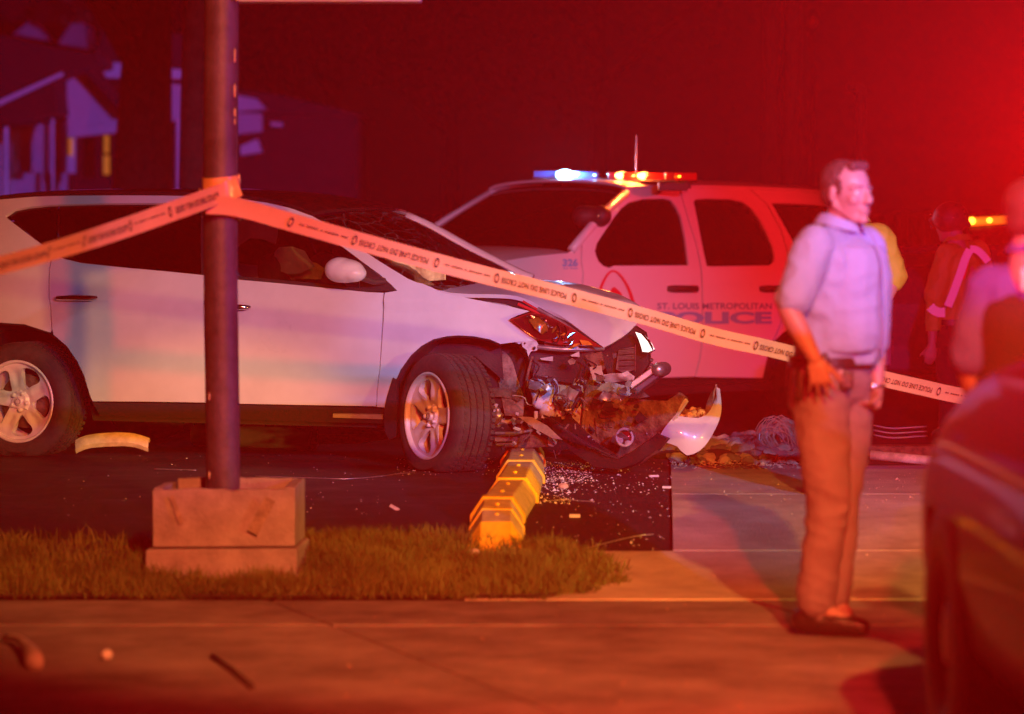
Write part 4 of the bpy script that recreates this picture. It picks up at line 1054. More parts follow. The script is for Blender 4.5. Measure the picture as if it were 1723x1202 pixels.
# roof with crown
rl = smooth_curve([(*puw2(*p), 0) for p in [(1053, 318.5), (1100, 316.5), (1157, 316), (1250, 318), (1340, 322), (1395, 327), (1440, 336)]], 20)
V = []; F = []
for i, p in enumerate(rl):
    d = D2(p.x, p.y)
    for j in range(17):
        t = j/16; s = 1-(2*t-1)**2; fr = max(0, (5-i)/5)
        V.append(W2(p.x+.07*s*fr, d+(1.98-2*d)*t, p.y+.06*s**.6))
for i in range(19):
    for j in range(16): a = i*17+j; F.append((a, a+1, a+18, a+17))
mk('roof', V, F, 'fleet_white', suv, solid=.02)
fr0 = [W2(rl[0].x+.07*(1-(2*t-1)**2)+.0, D2(rl[0].x, rl[0].y)+(1.98-2*D2(rl[0].x, rl[0].y))*t, rl[0].y-.03+.06*(1-(2*t-1)**2)**.6) for t in [j/12 for j in range(13)]]
bq = puw2(962, 424); 
ba = [W2(bq.x+.16*(1-(2*t-1)**2), .06+1.86*t, bq.y+.01) for t in [j/12 for j in range(13)]]
V = []; F = []
for i in range(9):
    for j in range(13): V.append(fr0[j].lerp(ba[j], i/8)+HD2*.04*sin(pi*i/8))
for i in range(8):
    for j in range(12): a = i*13+j; F.append((a, a+1, a+14, a+13))
mk('windshield', V, F, 'glass_dark', suv, solid=.006)
for s, e in ((fr0[0], ba[0]), (fr0[-1], ba[-1])): mk('pillar', *tube_vf([s, s.lerp(e, .5)+HD2*.035, e], .035, 10), 'fleet_white', suv)
# hood
nh = puw2(790, 452)
V = []; F = []
for i in range(12):
    t = i/11; u = bq.x+(nh.x-bq.x)*t
    for j in range(15):
        s = j/14; c = 1-(2*s-1)**2; V.append(W2(u+(.16*c*(1-t))+.12*c*t, .05+.05*t+(1.88-.1*t)*s, bq.y-.01-(bq.y-nh.y)*t**1.6+.05*c**.5))
for i in range(11):
    for j in range(14): a = i*15+j; F.append((a, a+1, a+16, a+15))
mk('hood', V, F, 'fleet_white', suv, solid=.02)
u0 = nh.x+.1
V = [W2(u0, .1, .35), W2(u0, 1.88, .35), W2(u0, 1.88, nh.y-.02), W2(u0, .1, nh.y-.02)]; V += [v-HD2*.3 for v in V]
mk('front_end', V, [(0, 1, 2, 3), (4, 7, 6, 5), (0, 3, 7, 4), (1, 5, 6, 2), (3, 2, 6, 7), (0, 4, 5, 1)], 'fleet_white', suv, smooth=False, bevel=.05)
for k in range(3): box('grille_bar', W2(u0+.02, .99, .65+k*.11), (1.0, .03, .04), 'black_plastic', suv, rot=Matrix.Rotation(PH-pi/2, 3, 'Z'))
for v in (.3, 1.68): box('headlamp', W2(u0+.01, v, .76), (.36, .05, .22), 'lens_clear', suv, rot=Matrix.Rotation(PH-pi/2, 3, 'Z'))
# shell under
def hull2(name, prof, v0, v1, m):
    n = len(prof); V = [W2(u, v0, w) for u, w in prof]+[W2(u, v1, w) for u, w in prof]
    return mk(name, V, [tuple(range(n)), tuple(range(n, 2*n))[::-1]]+[(i, n+i, n+(i+1) % n, (i+1) % n) for i in range(n)], m, suv, smooth=False)
ur = puw2(1375, 600).x; uf = puw2(868, 600).x
hull2('underbody', [(ur-.9, .38), (ur-.42, .38), (ur-.3, .78), (ur, .86), (ur+.3, .78), (ur+.45, .34), (uf-.45, .34), (uf-.3, .78), (uf, .86), (uf+.3, .78), (uf+.42, .4), (uf+.6, .4), (uf+.6, .95), (bq.x, 1.0), (ur-.9, 1.05)], .12, 1.86, 'black_matte')
hull2('running_board', [(ur+.5, .30), (ur+.5, .36), (uf-.5, .36), (uf-.5, .30)], .03, .2, 'black_plastic')
hull2('dashboard', [(bq.x-.55, .9), (bq.x-.5, 1.16), (bq.x-.1, 1.16), (bq.x-.1, .9)], .14, 1.84, 'black_plastic')
for (u, v) in ((.05, .4), (.05, 1.15), (-.9, .4), (-.9, 1.15)):
    sculpt('seat', [cap_vf(W2(u, v, .9), W2(u-.1, v, 1.4), .13, .11), cap_vf(W2(u, v+.25, .9), W2(u-.1, v+.25, 1.4), .13, .11), ico_vf(W2(u-.12, v+.12, 1.58), (.1, .13, .1))], 'seat', suv, voxel=.04, smooth=2)
V = [W2(ur-.98, .12, .45), W2(ur-.98, 1.86, .45), W2(ur-.98, 1.86, 1.1), W2(ur-.98, .12, 1.1), W2(ur-.82, .3, 1.8), W2(ur-.82, 1.68, 1.8)]
mk('tailgate', V, [(0, 3, 2, 1), (3, 4, 5, 2)], 'fleet_white', suv, smooth=False, solid=.03)
def wheel2(u, v, sgn):
    pr = [(-.03, .05), (-.02, .19), (.0, .21), (.02, .25), (.02, .34), (.0, .375), (-.05, .385), (-.2, .385), (-.24, .36), (-.24, .22)]
    V, F = lathe_vf(pr, 48); ax = LF2*sgn; sd = Vector((0, 0, 1)).cross(ax); Mx = Matrix((ax, sd, Vector((0, 0, 1)))).transposed(); c = W2(u, v, .385)
    t = mk('wheel', [c+Mx @ x for x in V], F, 'rubber', suv, angle=40)
    V, F = lathe_vf([(.0, .005), (.0, .07), (-.02, .09), (-.02, .17), (.01, .21), (.012, .235)], 40); mk('rim', [c+Mx @ x for x in V], F, 'alloy', t)
    for k in range(5):
        a = 2*pi*k/5; mk('lug_nut', [c+Mx @ (x+Vector((.005, .05*cos(a), .05*sin(a)))) for x in lathe_vf([(0.01, .001), (.01, .012), (-.01, .014)], 8)[0]], lathe_vf([(0.01, .001), (.01, .012), (-.01, .014)], 8)[1], 'chrome', t)
for u in (ur, uf): wheel2(u, .02, 1); wheel2(u, 1.96, -1)
# handles, mirror, spotlight
for (x0, x1, y) in ((1124, 1171, 486), (1279, 1312, 486)):
    a = puw2(x0, y); b = puw2(x1, y); d = D2(a.x, a.y)
    tube('door_handle', [W2(a.x, d+.005, a.y), W2(a.x-.03, d-.035, a.y), W2(b.x+.03, d-.035, b.y), W2(b.x, d+.005, b.y)], [.02, .026, .026, .02], 'black_plastic', suv, n=10)
mc = W2(puw2(1010, 430).x+.02, -.14, 1.27)
def trp(px, py, Y): return at(px, py, Y)
sp = at(1011, 364, 24.9)
sculpt('spotlight', [ico_vf(sp, (.085, .085, .085)), cap_vf(sp, sp+Vector((-.13, .03, 0)), .07, .085)], 'black_plastic', suv, voxel=.014, smooth=1)
tube('spotlight_arm', [sp+Vector((-.03, 0, -.06)), sp+Vector((-.06, .1, -.14)), sp+Vector((-.02, .3, -.16))], .016, 'chrome', suv)
mk('spotlight_lens', *ico_vf(sp+Vector((-.02, -.075, .0)), (.012, .006, .012), sub=1), 'chrome', suv)
# lettering on the doors
def decal(s, x0, y0, x1, y1, m, bold=.02, sp_=1.0):
    """text mapped on the flank between the pixel corners (left-bottom, right-top)"""
    vs, fs, asp = text_vf(s, bold=bold, spacing=sp_)
    V = []
    a = puw2(x0, y1); b = puw2(x1, y1); c = puw2(x0, y0); d = puw2(x1, y0)
    for (x, y) in vs:
        q = a.lerp(b, x).lerp(c.lerp(d, x), y); V.append(W2(q.x, D2(q.x, q.y)-.004, q.y))
    o = mk('lettering', V, fs, m, suv, smooth=False)
    if s.startswith('ST'): o['kind'] = 'stuff'
    return o
decal('ST. LOUIS METROPOLITAN', 1105.5, 510, 1298, 520.5, 'decal_grey', .015)
decal('POLICE', 1105.5, 524.5, 1298, 545.5, 'decal_blue', .05)
decal('326', 946, 435.5, 972, 449, 'decal_blue', .05)
decal('--- -----', 947, 451, 972, 452.6, 'decal_blue', .02)
pts = [(1010+(-8), 530), (1004, 505), (1010.5, 484), (1018, 468), (1024, 459.5), (1031, 456), (1039, 459.5), (1046.5, 468), (1056, 484), (1063, 504), (1068, 530)]
c_ = smooth_curve(pts, 30); V = []; F = []
for i, p in enumerate(c_):
    tdir = (c_[min(i+1, 29)]-c_[max(i-1, 0)]).normalized(); nr = Vector((-tdir.y, tdir.x, 0)); hw = 1.6+abs(i-14.5)/14.5*1.9
    for s in (-1, 1):
        q = puw2(p.x+nr.x*hw*s, p.y+nr.y*hw*s); V.append(W2(q.x, D2(q.x, q.y)-.004, q.y))
for i in range(29): F.append((2*i, 2*i+1, 2*i+3, 2*i+2))
mk('arch_emblem', V, F, 'decal_red', suv, smooth=False)
pts = [(1022, 496), (1027, 490), (1029, 484.5), (1034, 483), (1038, 487), (1043, 491), (1046, 496), (1046, 520), (1022, 520)]
q = [puw2(*p) for p in pts]; mk('seal_emblem', [W2(a.x, D2(a.x, a.y)-.004, a.y) for a in q], [tuple(range(len(q)))], 'decal_red', suv, smooth=False)
# light bar across the roof
yb = .5
la = at(914, 294, 26.35); lb = at(1154, 298, 25.25)
la = lb - Vector((sin(PH), -cos(PH), 0))*((lb-la).length)*1.0 if False else la
dirb = (lb-la).normalized(); nb = Vector((dirb.y, -dirb.x, 0)).normalized()
def barbox(name, t0, t1, z0, z1, dep, m, parent=None, bevel=.01):
    a = la.lerp(lb, t0); b = la.lerp(lb, t1); V = []
    for z in (z0, z1):
        for s in (-1, 1):
            V += [a+nb*dep*s+Vector((0, 0, z)), b+nb*dep*s+Vector((0, 0, z))]
    return mk(name, V, [(0, 1, 3, 2), (4, 6, 7, 5), (0, 4, 5, 1), (2, 3, 7, 6), (0, 2, 6, 4), (1, 5, 7, 3)], m, lbar if parent is None else parent, smooth=False, bevel=bevel)
lbar = mk('light_bar', *join(*[box_vf(la.lerp(lb, t)+Vector((0, 0, -.038)), .1, .1, .02) for t in [k/14 for k in range(15)]]), 'black_plastic', suv)
barbox('base', .0, 1.0, -.04, -.026, .13, 'black_plastic')
barbox('blue_lens', .005, .47, -.025, .028, .12, 'lens_blue'); barbox('clear_lens', .475, .53, -.025, .028, .12, 'lens_clear')
barbox('red_lens', .535, .93, -.025, .028, .12, 'lens_red'); barbox('end_cap', .935, 1.0, -.028, .034, .13, 'lens_red')
for (t, s, mm, nm) in ((.155, .075, 'lamp_blue', 'blue_lamp'), (.255, .02, 'lamp_blue_dim', 'blue_lamp'), (.37, .016, 'lamp_blue', 'blue_lamp'), (.56, .058, 'lamp_red', 'red_lamp'), (.715, .058, 'lamp_red', 'red_lamp'), (.95, .012, 'lamp_amber', 'red_lamp'), (.64, .014, 'lamp_red', 'red_lamp')):
    mk(nm, *ico_vf(la.lerp(lb, t)+Vector((0, -.15, 0)), (s, .03, s*.52)), mm, lbar)
for t in (.07, .96):
    p = la.lerp(lb, t); box('mount', p+Vector((0, 0, -.065)), (.16, .16, .05), 'black_plastic', lbar)
box('mount', lb+Vector((-.10, .0, -.075)), (.22, .2, .06), 'black_plastic', lbar); 
an = at(1070, 300, 25.9); tp = at(1071, 228, 25.9); tube('antenna', [an+Vector((0, 0, -.15)), an, tp], [.008, .006, .003], 'steel', suv, n=6)
for (t, col, e) in ((.155, (.25, .5, 1), 70), (.64, (1, .14, .02), 26)):
    p = la.lerp(lb, t)+Vector((0, -.24, .02)); l = bpy.data.lights.new('bar_lamp', 'POINT'); l.energy = e; l.color = col; l.shadow_soft_size = .04
    o = bpy.data.objects.new('bar_lamp', l); COL.objects.link(o); o.location = p
# stuff glimpsed through the windshield
for (px, py) in ((967, 395), (942, 406)): mk('instrument', *ico_vf(at(px, py, 25.9), (.03, .02, .008)), 'lens_red', suv)
# ------------------------------------------------------------------ people
def hand(wr, dr, pn, side, curl=.25, sc=1.0, spread=.10):
    """wrist point, pointing direction, palm normal (out of the palm), side vector towards the thumb"""
    dr = Vector(dr).normalized(); pn = Vector(pn); pn = (pn-dr*pn.dot(dr)).normalized(); sd = dr.cross(pn); sd = sd if sd.dot(Vector(side)) > 0 else -sd
    out = [cap_vf(wr, wr+dr*.03*sc, .027*sc, .030*sc, flat=.75, fdir=pn), cap_vf(wr+dr*.03*sc-sd*.018*sc, wr+dr*.085*sc-sd*.026*sc, .022*sc, .017*sc), cap_vf(wr+dr*.03*sc+sd*.016*sc, wr+dr*.09*sc+sd*.026*sc, .023*sc, .018*sc), cap_vf(wr+dr*.03*sc, wr+dr*.09*sc, .024*sc, .018*sc)]
    for k, (o, ln) in enumerate(((.036, .072), (.013, .082), (-.012, .077), (-.036, .060))):
        p = wr+dr*(.088-.006*abs(k-1.3))*sc+sd*o*sc; d = (dr+sd*spread*(1.3-k)*.9).normalized(); r = (.0098-.0006*k)*sc
        for j, fr in enumerate((.45, .32, .23)):
            c = curl*(1.0+.35*j)+.06*k*curl; d = (d*cos(c)+pn*sin(c)).normalized(); q = p+d*ln*fr*sc
            out.append(cap_vf(p, q, r, r*.88, n=10)); p = q; r *= .88
    p = wr+dr*.025*sc+sd*.026*sc; d = (dr*.75+sd*.65+pn*.25).normalized()
    for ln, r0, r1 in ((.045, .015, .012), (.034, .0115, .0105), (.026, .0105, .009)):
        q = p+d*ln*sc; out.append(cap_vf(p, q, r0*sc, r1*sc, n=10)); p = q; d = (d+dr*.35+pn*curl*.5).normalized()
    return out
def head_vf(c, f, tilt=0.0, sc=1.0, ears=True):
    f = Vector(f).normalized(); l = Vector((0, 0, 1)).cross(f).normalized(); u = f.cross(l)
    def L(x, y, z): return c+(f*x+l*y+u*z)*sc
    Rm = Matrix((f, l, u)).transposed()
    E = lambda p, r: ico_vf(L(*p), (r[0]*sc, r[1]*sc, r[2]*sc), Rm, 3)
    C = lambda a, b, ra, rb, **k: cap_vf(L(*a), L(*b), ra*sc, rb*sc, **k)
    o = [E((-.008, 0, .030), (.098, .077, .092)), E((.030, 0, -.025), (.062, .062, .088)), E((.045, 0, -.085), (.042, .042, .028)),
         C((-.01, .056, -.045), (.058, .020, -.096), .018, .018), C((-.01, -.056, -.045), (.058, -.020, -.096), .018, .018),
         C((.078, .012, .024), (.066, .05, .022), .013, .012), C((.078, -.012, .024), (.066, -.05, .022), .013, .012),
         C((.088, 0, .018), (.112, 0, -.026), .008, .012), E((.104, .011, -.030), (.011, .008, .008)), E((.104, -.011, -.030), (.011, .008, .008)),
         E((.062, .040, -.022), (.026, .024, .026)), E((.062, -.040, -.022), (.026, .024, .026)),
         C((.088, .018, -.060), (.088, -.018, -.060), .0085, .0085), C((.094, .008, -.059), (.094, -.008, -.059), .008, .008), C((.088, .014, -.072), (.088, -.014, -.072), .009, .009),
         E((.080, 0, -.100), (.020, .022, .017)), C((-.022, 0, -.06), (-.045, 0, -.20), .056, .062)]
    if ears:
        for s in (1, -1): o += [E((-.012, .079*s, .0), (.017, .009, .030)), E((-.010, .081*s, -.020), (.011, .009, .013))]
    return o, L, Rm
def face_bits(c, f, par, sc=1.0, hair=True, thin=False):
    _, L, Rm = head_vf(c, f, 0, sc)
    for s in (1, -1):
        e = mk('eye', *ico_vf(L(.074, .032*s, .002), (.0115*sc,)*3, None, 2), 'inner_white', par)
        mk('iris', *ico_vf(L(.0835, .0325*s, .002), (.003*sc, .0055*sc, .0055*sc), Rm, 1), 'black_matte', e)
        mk('eyebrow', *cap_vf(L(.087, .014*s, .027), L(.073, .052*s, .029), .0042*sc, .0032*sc), 'hair', par)
    if hair:
        sculpt('hair', [ico_vf(L(-.030, 0, .047), (.088*sc, .085*sc, .084*sc), Rm, 3), cap_vf(L(.05, .03, .104), L(.05, -.03, .104), .022*sc, .022*sc), ico_vf(L(-.055, 0, .0), (.058*sc, .072*sc, .07*sc), Rm, 3),
                        ico_vf(L(.018, .073, .022), (.016*sc, .008*sc, .034*sc), Rm), ico_vf(L(.018, -.073, .022), (.016*sc, .008*sc, .034*sc), Rm)], 'hair', par, voxel=.006, smooth=2, noise_amp=.004, nscale=60)
def limb(*seq, **k):
    out = []
    for (a, ra), (b, rb) in zip(seq[:-1], seq[1:]): out.append(cap_vf(a, b, ra, rb, **k))
    return out

def figure(name_lab, J, fh, fb, hands, o):
    """J joints (world), fh/fb head and body facing; o options"""
    root = thing('person', J['base'], name_lab, 'person', o.get('group'))
    sc = o.get('sc', 1.0); rd = Vector((0, 0, 1)).cross(Vector(fb)).normalized()*-1; f = Vector(fb).normalized()
    hv, L, Rm = head_vf(J['head'], fh, 0, sc)
    b = list(hv); ch, pe = J['chest'], J['pelvis']
    b += [cap_vf(J['neck'], ch, .06*sc, .11*sc), cap_vf(ch, pe, .12*sc, .12*sc), cap_vf(J['sR'], J['sL'], .055*sc, .055*sc)]
    for s in 'RL':
        b += limb((J['s'+s], .050*sc), (J['e'+s], .040*sc), (J['w'+s], .027*sc)); b += limb((J['e'+s], .041*sc), (J['e'+s].lerp(J['w'+s], .3), .043*sc), (J['w'+s], .027*sc))
        b += limb((J['h'+s], .08*sc), (J['k'+s], .052*sc), (J['a'+s], .036*sc)); b += [cap_vf(J['a'+s], J['a'+s]+(J['t'+s]-J['a'+s])*.6, .036*sc, .03*sc)]
    for hd in hands: b += hand(*hd)
    vx = o.get('voxel', .009)
    body = sculpt('body', b, 'skin', root, voxel=vx, smooth=3)
    face_bits(J['head'], fh, body, sc, o.get('hair', True))
    # shirt
    S = o.get('belly', .0)
    t = [cap_vf(J['sR'].lerp(J['sL'], .12), J['sR'].lerp(J['sL'], .88), .075*sc, .075*sc), cap_vf(J['neck']-Vector((0, 0, .03)), ch, .085*sc, .13*sc),
         cap_vf(ch+rd*.085, pe+rd*.07+Vector((0, 0, .10)), .120*sc, .118*sc), cap_vf(ch-rd*.085, pe-rd*.07+Vector((0, 0, .10)), .120*sc, .118*sc),
         cap_vf(ch+f*.05, pe+f*.06+Vector((0, 0, .14)), .12*sc, (.125+S)*sc)]
    for s in 'RL':
        fr = o.get('sleeve', .62); a, c = J['s'+s], J['e'+s]; t += limb((a, .078*sc), (a.lerp(c, fr*.5), .080*sc), (a.lerp(c, min(1, fr)), .076*sc))
        if fr > 1: t += limb((c, .066*sc), (c.lerp(J['w'+s], .9), .048*sc))
    zb = o.get('hem', pe.z+.02)
    def dfm(v):
        w = noise.noise(Vector((v.x*5, v.y*5, v.z*9)))*.014+abs(noise.noise(Vector((v.x*9+v.z*6, v.y*9, v.z*9-v.x*7))))*-.022+noise.noise(Vector((v.x*22, v.y*22, v.z*16)))*.005
        v = v+(v-Vector((ch.x, ch.y, v.z))).normalized()*w
        if v.z < zb: v.z = zb+(v.z-zb)*.03
        return v
    shirt = sculpt('shirt' if o.get('top', 'shirt') == 'shirt' else 'jacket', t, o.get('top', 'shirt'), root, voxel=.010, smooth=4, deform=dfm)
    # collar
    cp = J['neck']; cl = []
    for k in range(21):
        a = 2*pi*k/20*.93+.22; d = (f*cos(a)+rd*sin(a)); cl.append((cp+d*(.075+.008*(cos(a) > 0))*sc+Vector((0, 0, .030-.035*max(0, cos(a)))), d))
    V = []; F = []
    for i, (p, d) in enumerate(cl):
        V += [p-Vector((0, 0, .015))+d*.022, p+Vector((0, 0, .022)), p+Vector((0, 0, -.02))-d*.01]
    for i in range(len(cl)-1): F += [(3*i, 3*i+3, 3*i+4, 3*i+1), (3*i+1, 3*i+4, 3*i+5, 3*i+2)]
    mk('collar', V, F, o.get('top', 'shirt'), root, solid=.005)
    # trousers
    t = [cap_vf(pe+rd*.055, pe-rd*.055, .135*sc, .135*sc), cap_vf(pe-f*.03-Vector((0, 0, .06))+rd*.05, pe-f*.03-Vector((0, 0, .06))-rd*.05, .125*sc, .125*sc)]
    for s in 'RL':
        t += limb((J['h'+s], .115*sc), (J['h'+s].lerp(J['k'+s], .5), .108*sc), (J['k'+s], .090*sc), (J['k'+s].lerp(J['a'+s], .5), .087*sc), (J['a'+s]+Vector((0, 0, .03)), .085*sc))
    zt = pe.z+.09; za = o.get('cuff', J['aR'].z-.045)
    def dfp(v):
        w = noise.noise(Vector((v.x*9, v.y*9, v.z*6)))*.012-abs(noise.noise(Vector((v.x*7, v.y*7, v.z*17+v.x*6))))*(.026 if v.z < J['kR'].z+.05 else .014)
        v = v+(v-Vector((pe.x, pe.y, v.z))).normalized()*w
        if v.z > zt: v.z = zt+(v.z-zt)*.03
        if v.z < za: v.z = za+(v.z-za)*.03
        return v
    sculpt('trousers', t, o.get('bottom', 'trousers'), root, voxel=.013, smooth=4, deform=dfp)
    pts = [pe+(f*cos(a)*.148+rd*sin(a)*.19)*sc+Vector((0, 0, .075)) for a in [2*pi*k/24 for k in range(25)]]
    V = []; F = []
    for p in pts: V += [p-Vector((0, 0, .02)), p+Vector((0, 0, .02))]
    for i in range(24): F.append((2*i, 2*i+2, 2*i+3, 2*i+1))
    mk('belt', V, F, 'leather', root, solid=.008)
    for s in 'RL':
        a = J['a'+s]; tt = J['t'+s]; d = (tt-a); d.z = 0; L_ = d.length; d.normalize(); z0 = o['floor']
        sh = [cap_vf(Vector((a.x, a.y, z0+.055))-d*.05, Vector((a.x, a.y, z0+.045))+d*L_*.45, .048, .045), cap_vf(Vector((a.x, a.y, z0+.05))+d*L_*.4, Vector((a.x, a.y, z0+.038))+d*(L_-.03), .046, .036), cap_vf(Vector((a.x, a.y, z0+.06)), Vector((a.x, a.y, z0+.13)), .05, .05)]
        def ds(v, z0=z0):
            if v.z < z0+.004: v.z = z0+.004
            return v
        sculpt('shoe', sh, 'leather', root, voxel=.01, smooth=2, deform=ds)
    return root, body

def PY(px, py, Y): return at(px, py, Y)
Y0 = 12.85; q = lambda x, y, dy=0.0: at(x, y, Y0+dy)
J = dict(base=at(1395, 1066, Y0), head=q(1426, 326), neck=q(1412, 384, .02), chest=q(1414, 450, .0), pelvis=q(1399, 640, .03),
         sR=q(1370, 412, -.15), sL=q(1458, 414, .15), eR=q(1326, 522, -.22), wR=q(1372, 604, -.27), eL=q(1474, 530, .13), wL=q(1476, 650, .06),
         hR=q(1380, 665, -.06), hL=q(1420, 665, .10), kR=q(1394, 845, -.08), kL=q(1414, 835, .12), aR=q(1372, 1020, -.04), aL=q(1398, 1008, .12),
         tR=q(1462, 1062, -.12), tL=q(1440, 1050, .04))
J['base'].z = 0
fb = (cos(radians(-36)), sin(radians(-36)), 0); fh = (cos(radians(-46)), sin(radians(-46)), -.02)
hd = [(J['wR'], (q(1384, 660, -.27)-J['wR']), Vector((.2, .9, 0)), Vector((1, 0, 0)), .20, .95, .24),
      (J['wL'], (q(1470, 690, .03)-J['wL']), Vector((-.6, -.3, -.2)), Vector((.6, -.8, 0)), 1.15, .92, .02)]
J['eR'] = q(1328, 524, -.24)
off, offbody = figure('officer in short-sleeved pale shirt and tan trousers, looking right over the driveway', J, fh, fb, hd,
                      dict(voxel=.0052, belly=.02, floor=.002, hem=q(1400, 612).z, sleeve=.80))
vs_ = [cap_vf(q(1424, 448, -.03), q(1420, 560, -.03), .142, .150), cap_vf(q(1444, 452, .03), q(1440, 560, .02), .130, .140)]
def dv(v):
    w = noise.noise(Vector((v.x*9, v.y*9, v.z*9)))*.008-abs(noise.noise(Vector((v.x*6, v.y*6, v.z*15))))*.012
    zt_, zb_ = q(1400, 415).z, q(1400, 592).z
    v = v+(v-Vector((q(1430, 500).x, Y0, v.z))).normalized()*w
    v.z = min(v.z, zt_+(v.z-zt_)*.1) if v.z > zt_ else v.z
    if v.z < zb_: v.z = zb_+(v.z-zb_)*.03
    return v
sculpt('torso_shell', vs_, 'shirt', off, voxel=.010, smooth=3, deform=dv)  # body-armour shape under the shirt
# badge, pocket, holster and radio on the belt, watch
sd = Vector(fb).normalized(); rr = Vector((0, 0, 1)).cross(sd)*-1
tagp = J['pelvis']
sculpt('holster', [cap_vf(q(1350, 625, -.12), q(1346, 668, -.12), .03, .024)], 'leather', off, voxel=.012, smooth=1)
sculpt('radio', [cap_vf(q(1388, 600, -.20), q(1390, 622, -.20), .018, .02)], 'leather', off, voxel=.01, smooth=1)
box('pouch', q(1425, 640, -.16), (.05, .03, .07), 'leather', off, bevel=.008)
mk('key_ring', *ico_vf(q(1415, 628, -.19), (.008, .006, .02), None, 1), 'steel', off)
mk('button', *ico_vf(q(1401, 679, -.14), (.008, .004, .008), None, 1), 'chrome', off)
ww = J['wL']; tube('wristwatch', [ww+(Vector((cos(a), sin(a), 0))*.031) for a in [2*pi*k/14 for k in range(15)]], .006, 'leather', off, n=6)
mk('watch_face', *ico_vf(ww+Vector((-.02, -.03, 0)), (.014, .006, .014), None, 2), 'chrome', off)
tube('placket', [q(1466, 392, -.09), q(1484, 440, -.12), q(1490, 520, -.12), q(1486, 600, -.10)], .004, 'shirt', off, n=6)
# colleague in yellow jacket just behind the officer's shoulder
Y1 = 17.0; q1 = lambda x, y, dy=0.0: at(x+(14 if x < 1490 and y < 600 else (4 if y < 600 else -18)), y, Y1+dy); g1 = gz(Y1)
J = dict(base=Vector((q1(1418, 700).x, Y1, g1)), head=q1(1418, 340), neck=q1(1418, 378), chest=q1(1418, 430), pelvis=q1(1420, 560),
         sR=q1(1368, 396), sL=q1(1466, 400), eR=q1(1350, 470), wR=q1(1370, 540, .1), eL=q1(1500, 470, .02), wL=q1(1456, 540, -.12),
         hR=q1(1400, 580), hL=q1(1436, 580), kR=q1(1398, 690), kL=q1(1438, 690), aR=q1(1396, 805), aL=q1(1440, 805), tR=q1(1390, 812, .22), tL=q1(1446, 812, .22))
for k in ('aR', 'aL', 'tR', 'tL'): J[k].z = g1+(.09 if k[0] == 'a' else .04)
c1, _ = figure('colleague in a yellow high-visibility jacket, elbow out, mostly hidden behind the officer', J, (0, 1, 0), (0, 1, 0), [], dict(voxel=.014, top='hivis', bottom='dark_cloth', floor=g1, sleeve=.95))
# responder with helmet in striped yellow jacket
Y2 = 23.0; q2 = lambda x, y, dy=0.0: at(x, y, Y2+dy); g2 = gz(Y2)
J = dict(base=Vector((q2(1615, 700).x, Y2, g2)), head=q2(1600, 378), neck=q2(1612, 408), chest=q2(1618, 446), pelvis=q2(1612, 560),
         sR=q2(1592, 428, -.12), sL=q2(1646, 422, .12), eR=q2(1572, 500, -.14), wR=q2(1568, 580, -.16), eL=q2(1665, 490, .14), wL=q2(1660, 560, 0),
         hR=q2(1600, 580), hL=q2(1625, 580), kR=q2(1600, 650), kL=q2(1626, 650), aR=q2(1598, 735), aL=q2(1628, 735), tR=q2(1570, 740, .1), tL=q2(1600, 740, .15))
for k in ('aR', 'aL', 'tR', 'tL'): J[k].z = g2+(.09 if k[0] == 'a' else .04)
hd = [(J['wR'], Vector((-.1, 0, -1)), Vector((0, 1, 0)), Vector((-1, 0, 0)), .3, 1.0, .05)]
c2, _ = figure('responder with dark helmet and yellow jacket with white reflective stripes', J, (-.8, .6, -.1), (-.7, .7, 0), hd, dict(voxel=.014, top='hivis', bottom='dark_cloth', floor=g2, sleeve=1.2, hair=False))
sculpt('helmet', [ico_vf(J['head']+Vector((-.0, 0, .045)), (.13, .125, .12)), cap_vf(J['head']+Vector((-.13, .06, .03)), J['head']+Vector((.12, -.05, .0)), .02, .02)], 'black_plastic', c2, voxel=.014, smooth=1)
def stripe(pts, w, par, Y, dy, m='reflective'):
    C_ = smooth_curve([at(x, y, Y+dy) for x, y in pts], 12); V = []; F = []
    for i, p in enumerate(C_):
        t = (C_[min(i+1, 11)]-C_[max(i-1, 0)]).normalized(); nn = t.cross(Vector((0, 1, 0))).normalized(); V += [p+nn*w/2, p-nn*w/2]
    for i in range(11): F.append((2*i, 2*i+1, 2*i+3, 2*i+2))
    mk('reflective_stripe', V, F, m, par, solid=.004)
stripe([(1595, 516), (1606, 488), (1616, 460), (1624, 436), (1632, 420)], .055, c2, Y2, -.29)
stripe([(1632, 419), (1644, 421), (1654, 430), (1663, 441)], .05, c2, Y2, -.18)
stripe([(1565, 516), (1570, 521), (1580, 526), (1590, 526)], .065, c2, Y2, -.27)
stripe([(1621, 470), (1626, 450), (1631, 425)], .02, c2, Y2, -.28, 'lens_red')
for (x, y) in ((1566, 360), (1621, 355), (1624, 362), (1568, 382), (1605, 365)): mk('helmet_glint', *ico_vf(at(x, y, Y2-.13), (.008, .008, .014), None, 1), 'chrome', c2)
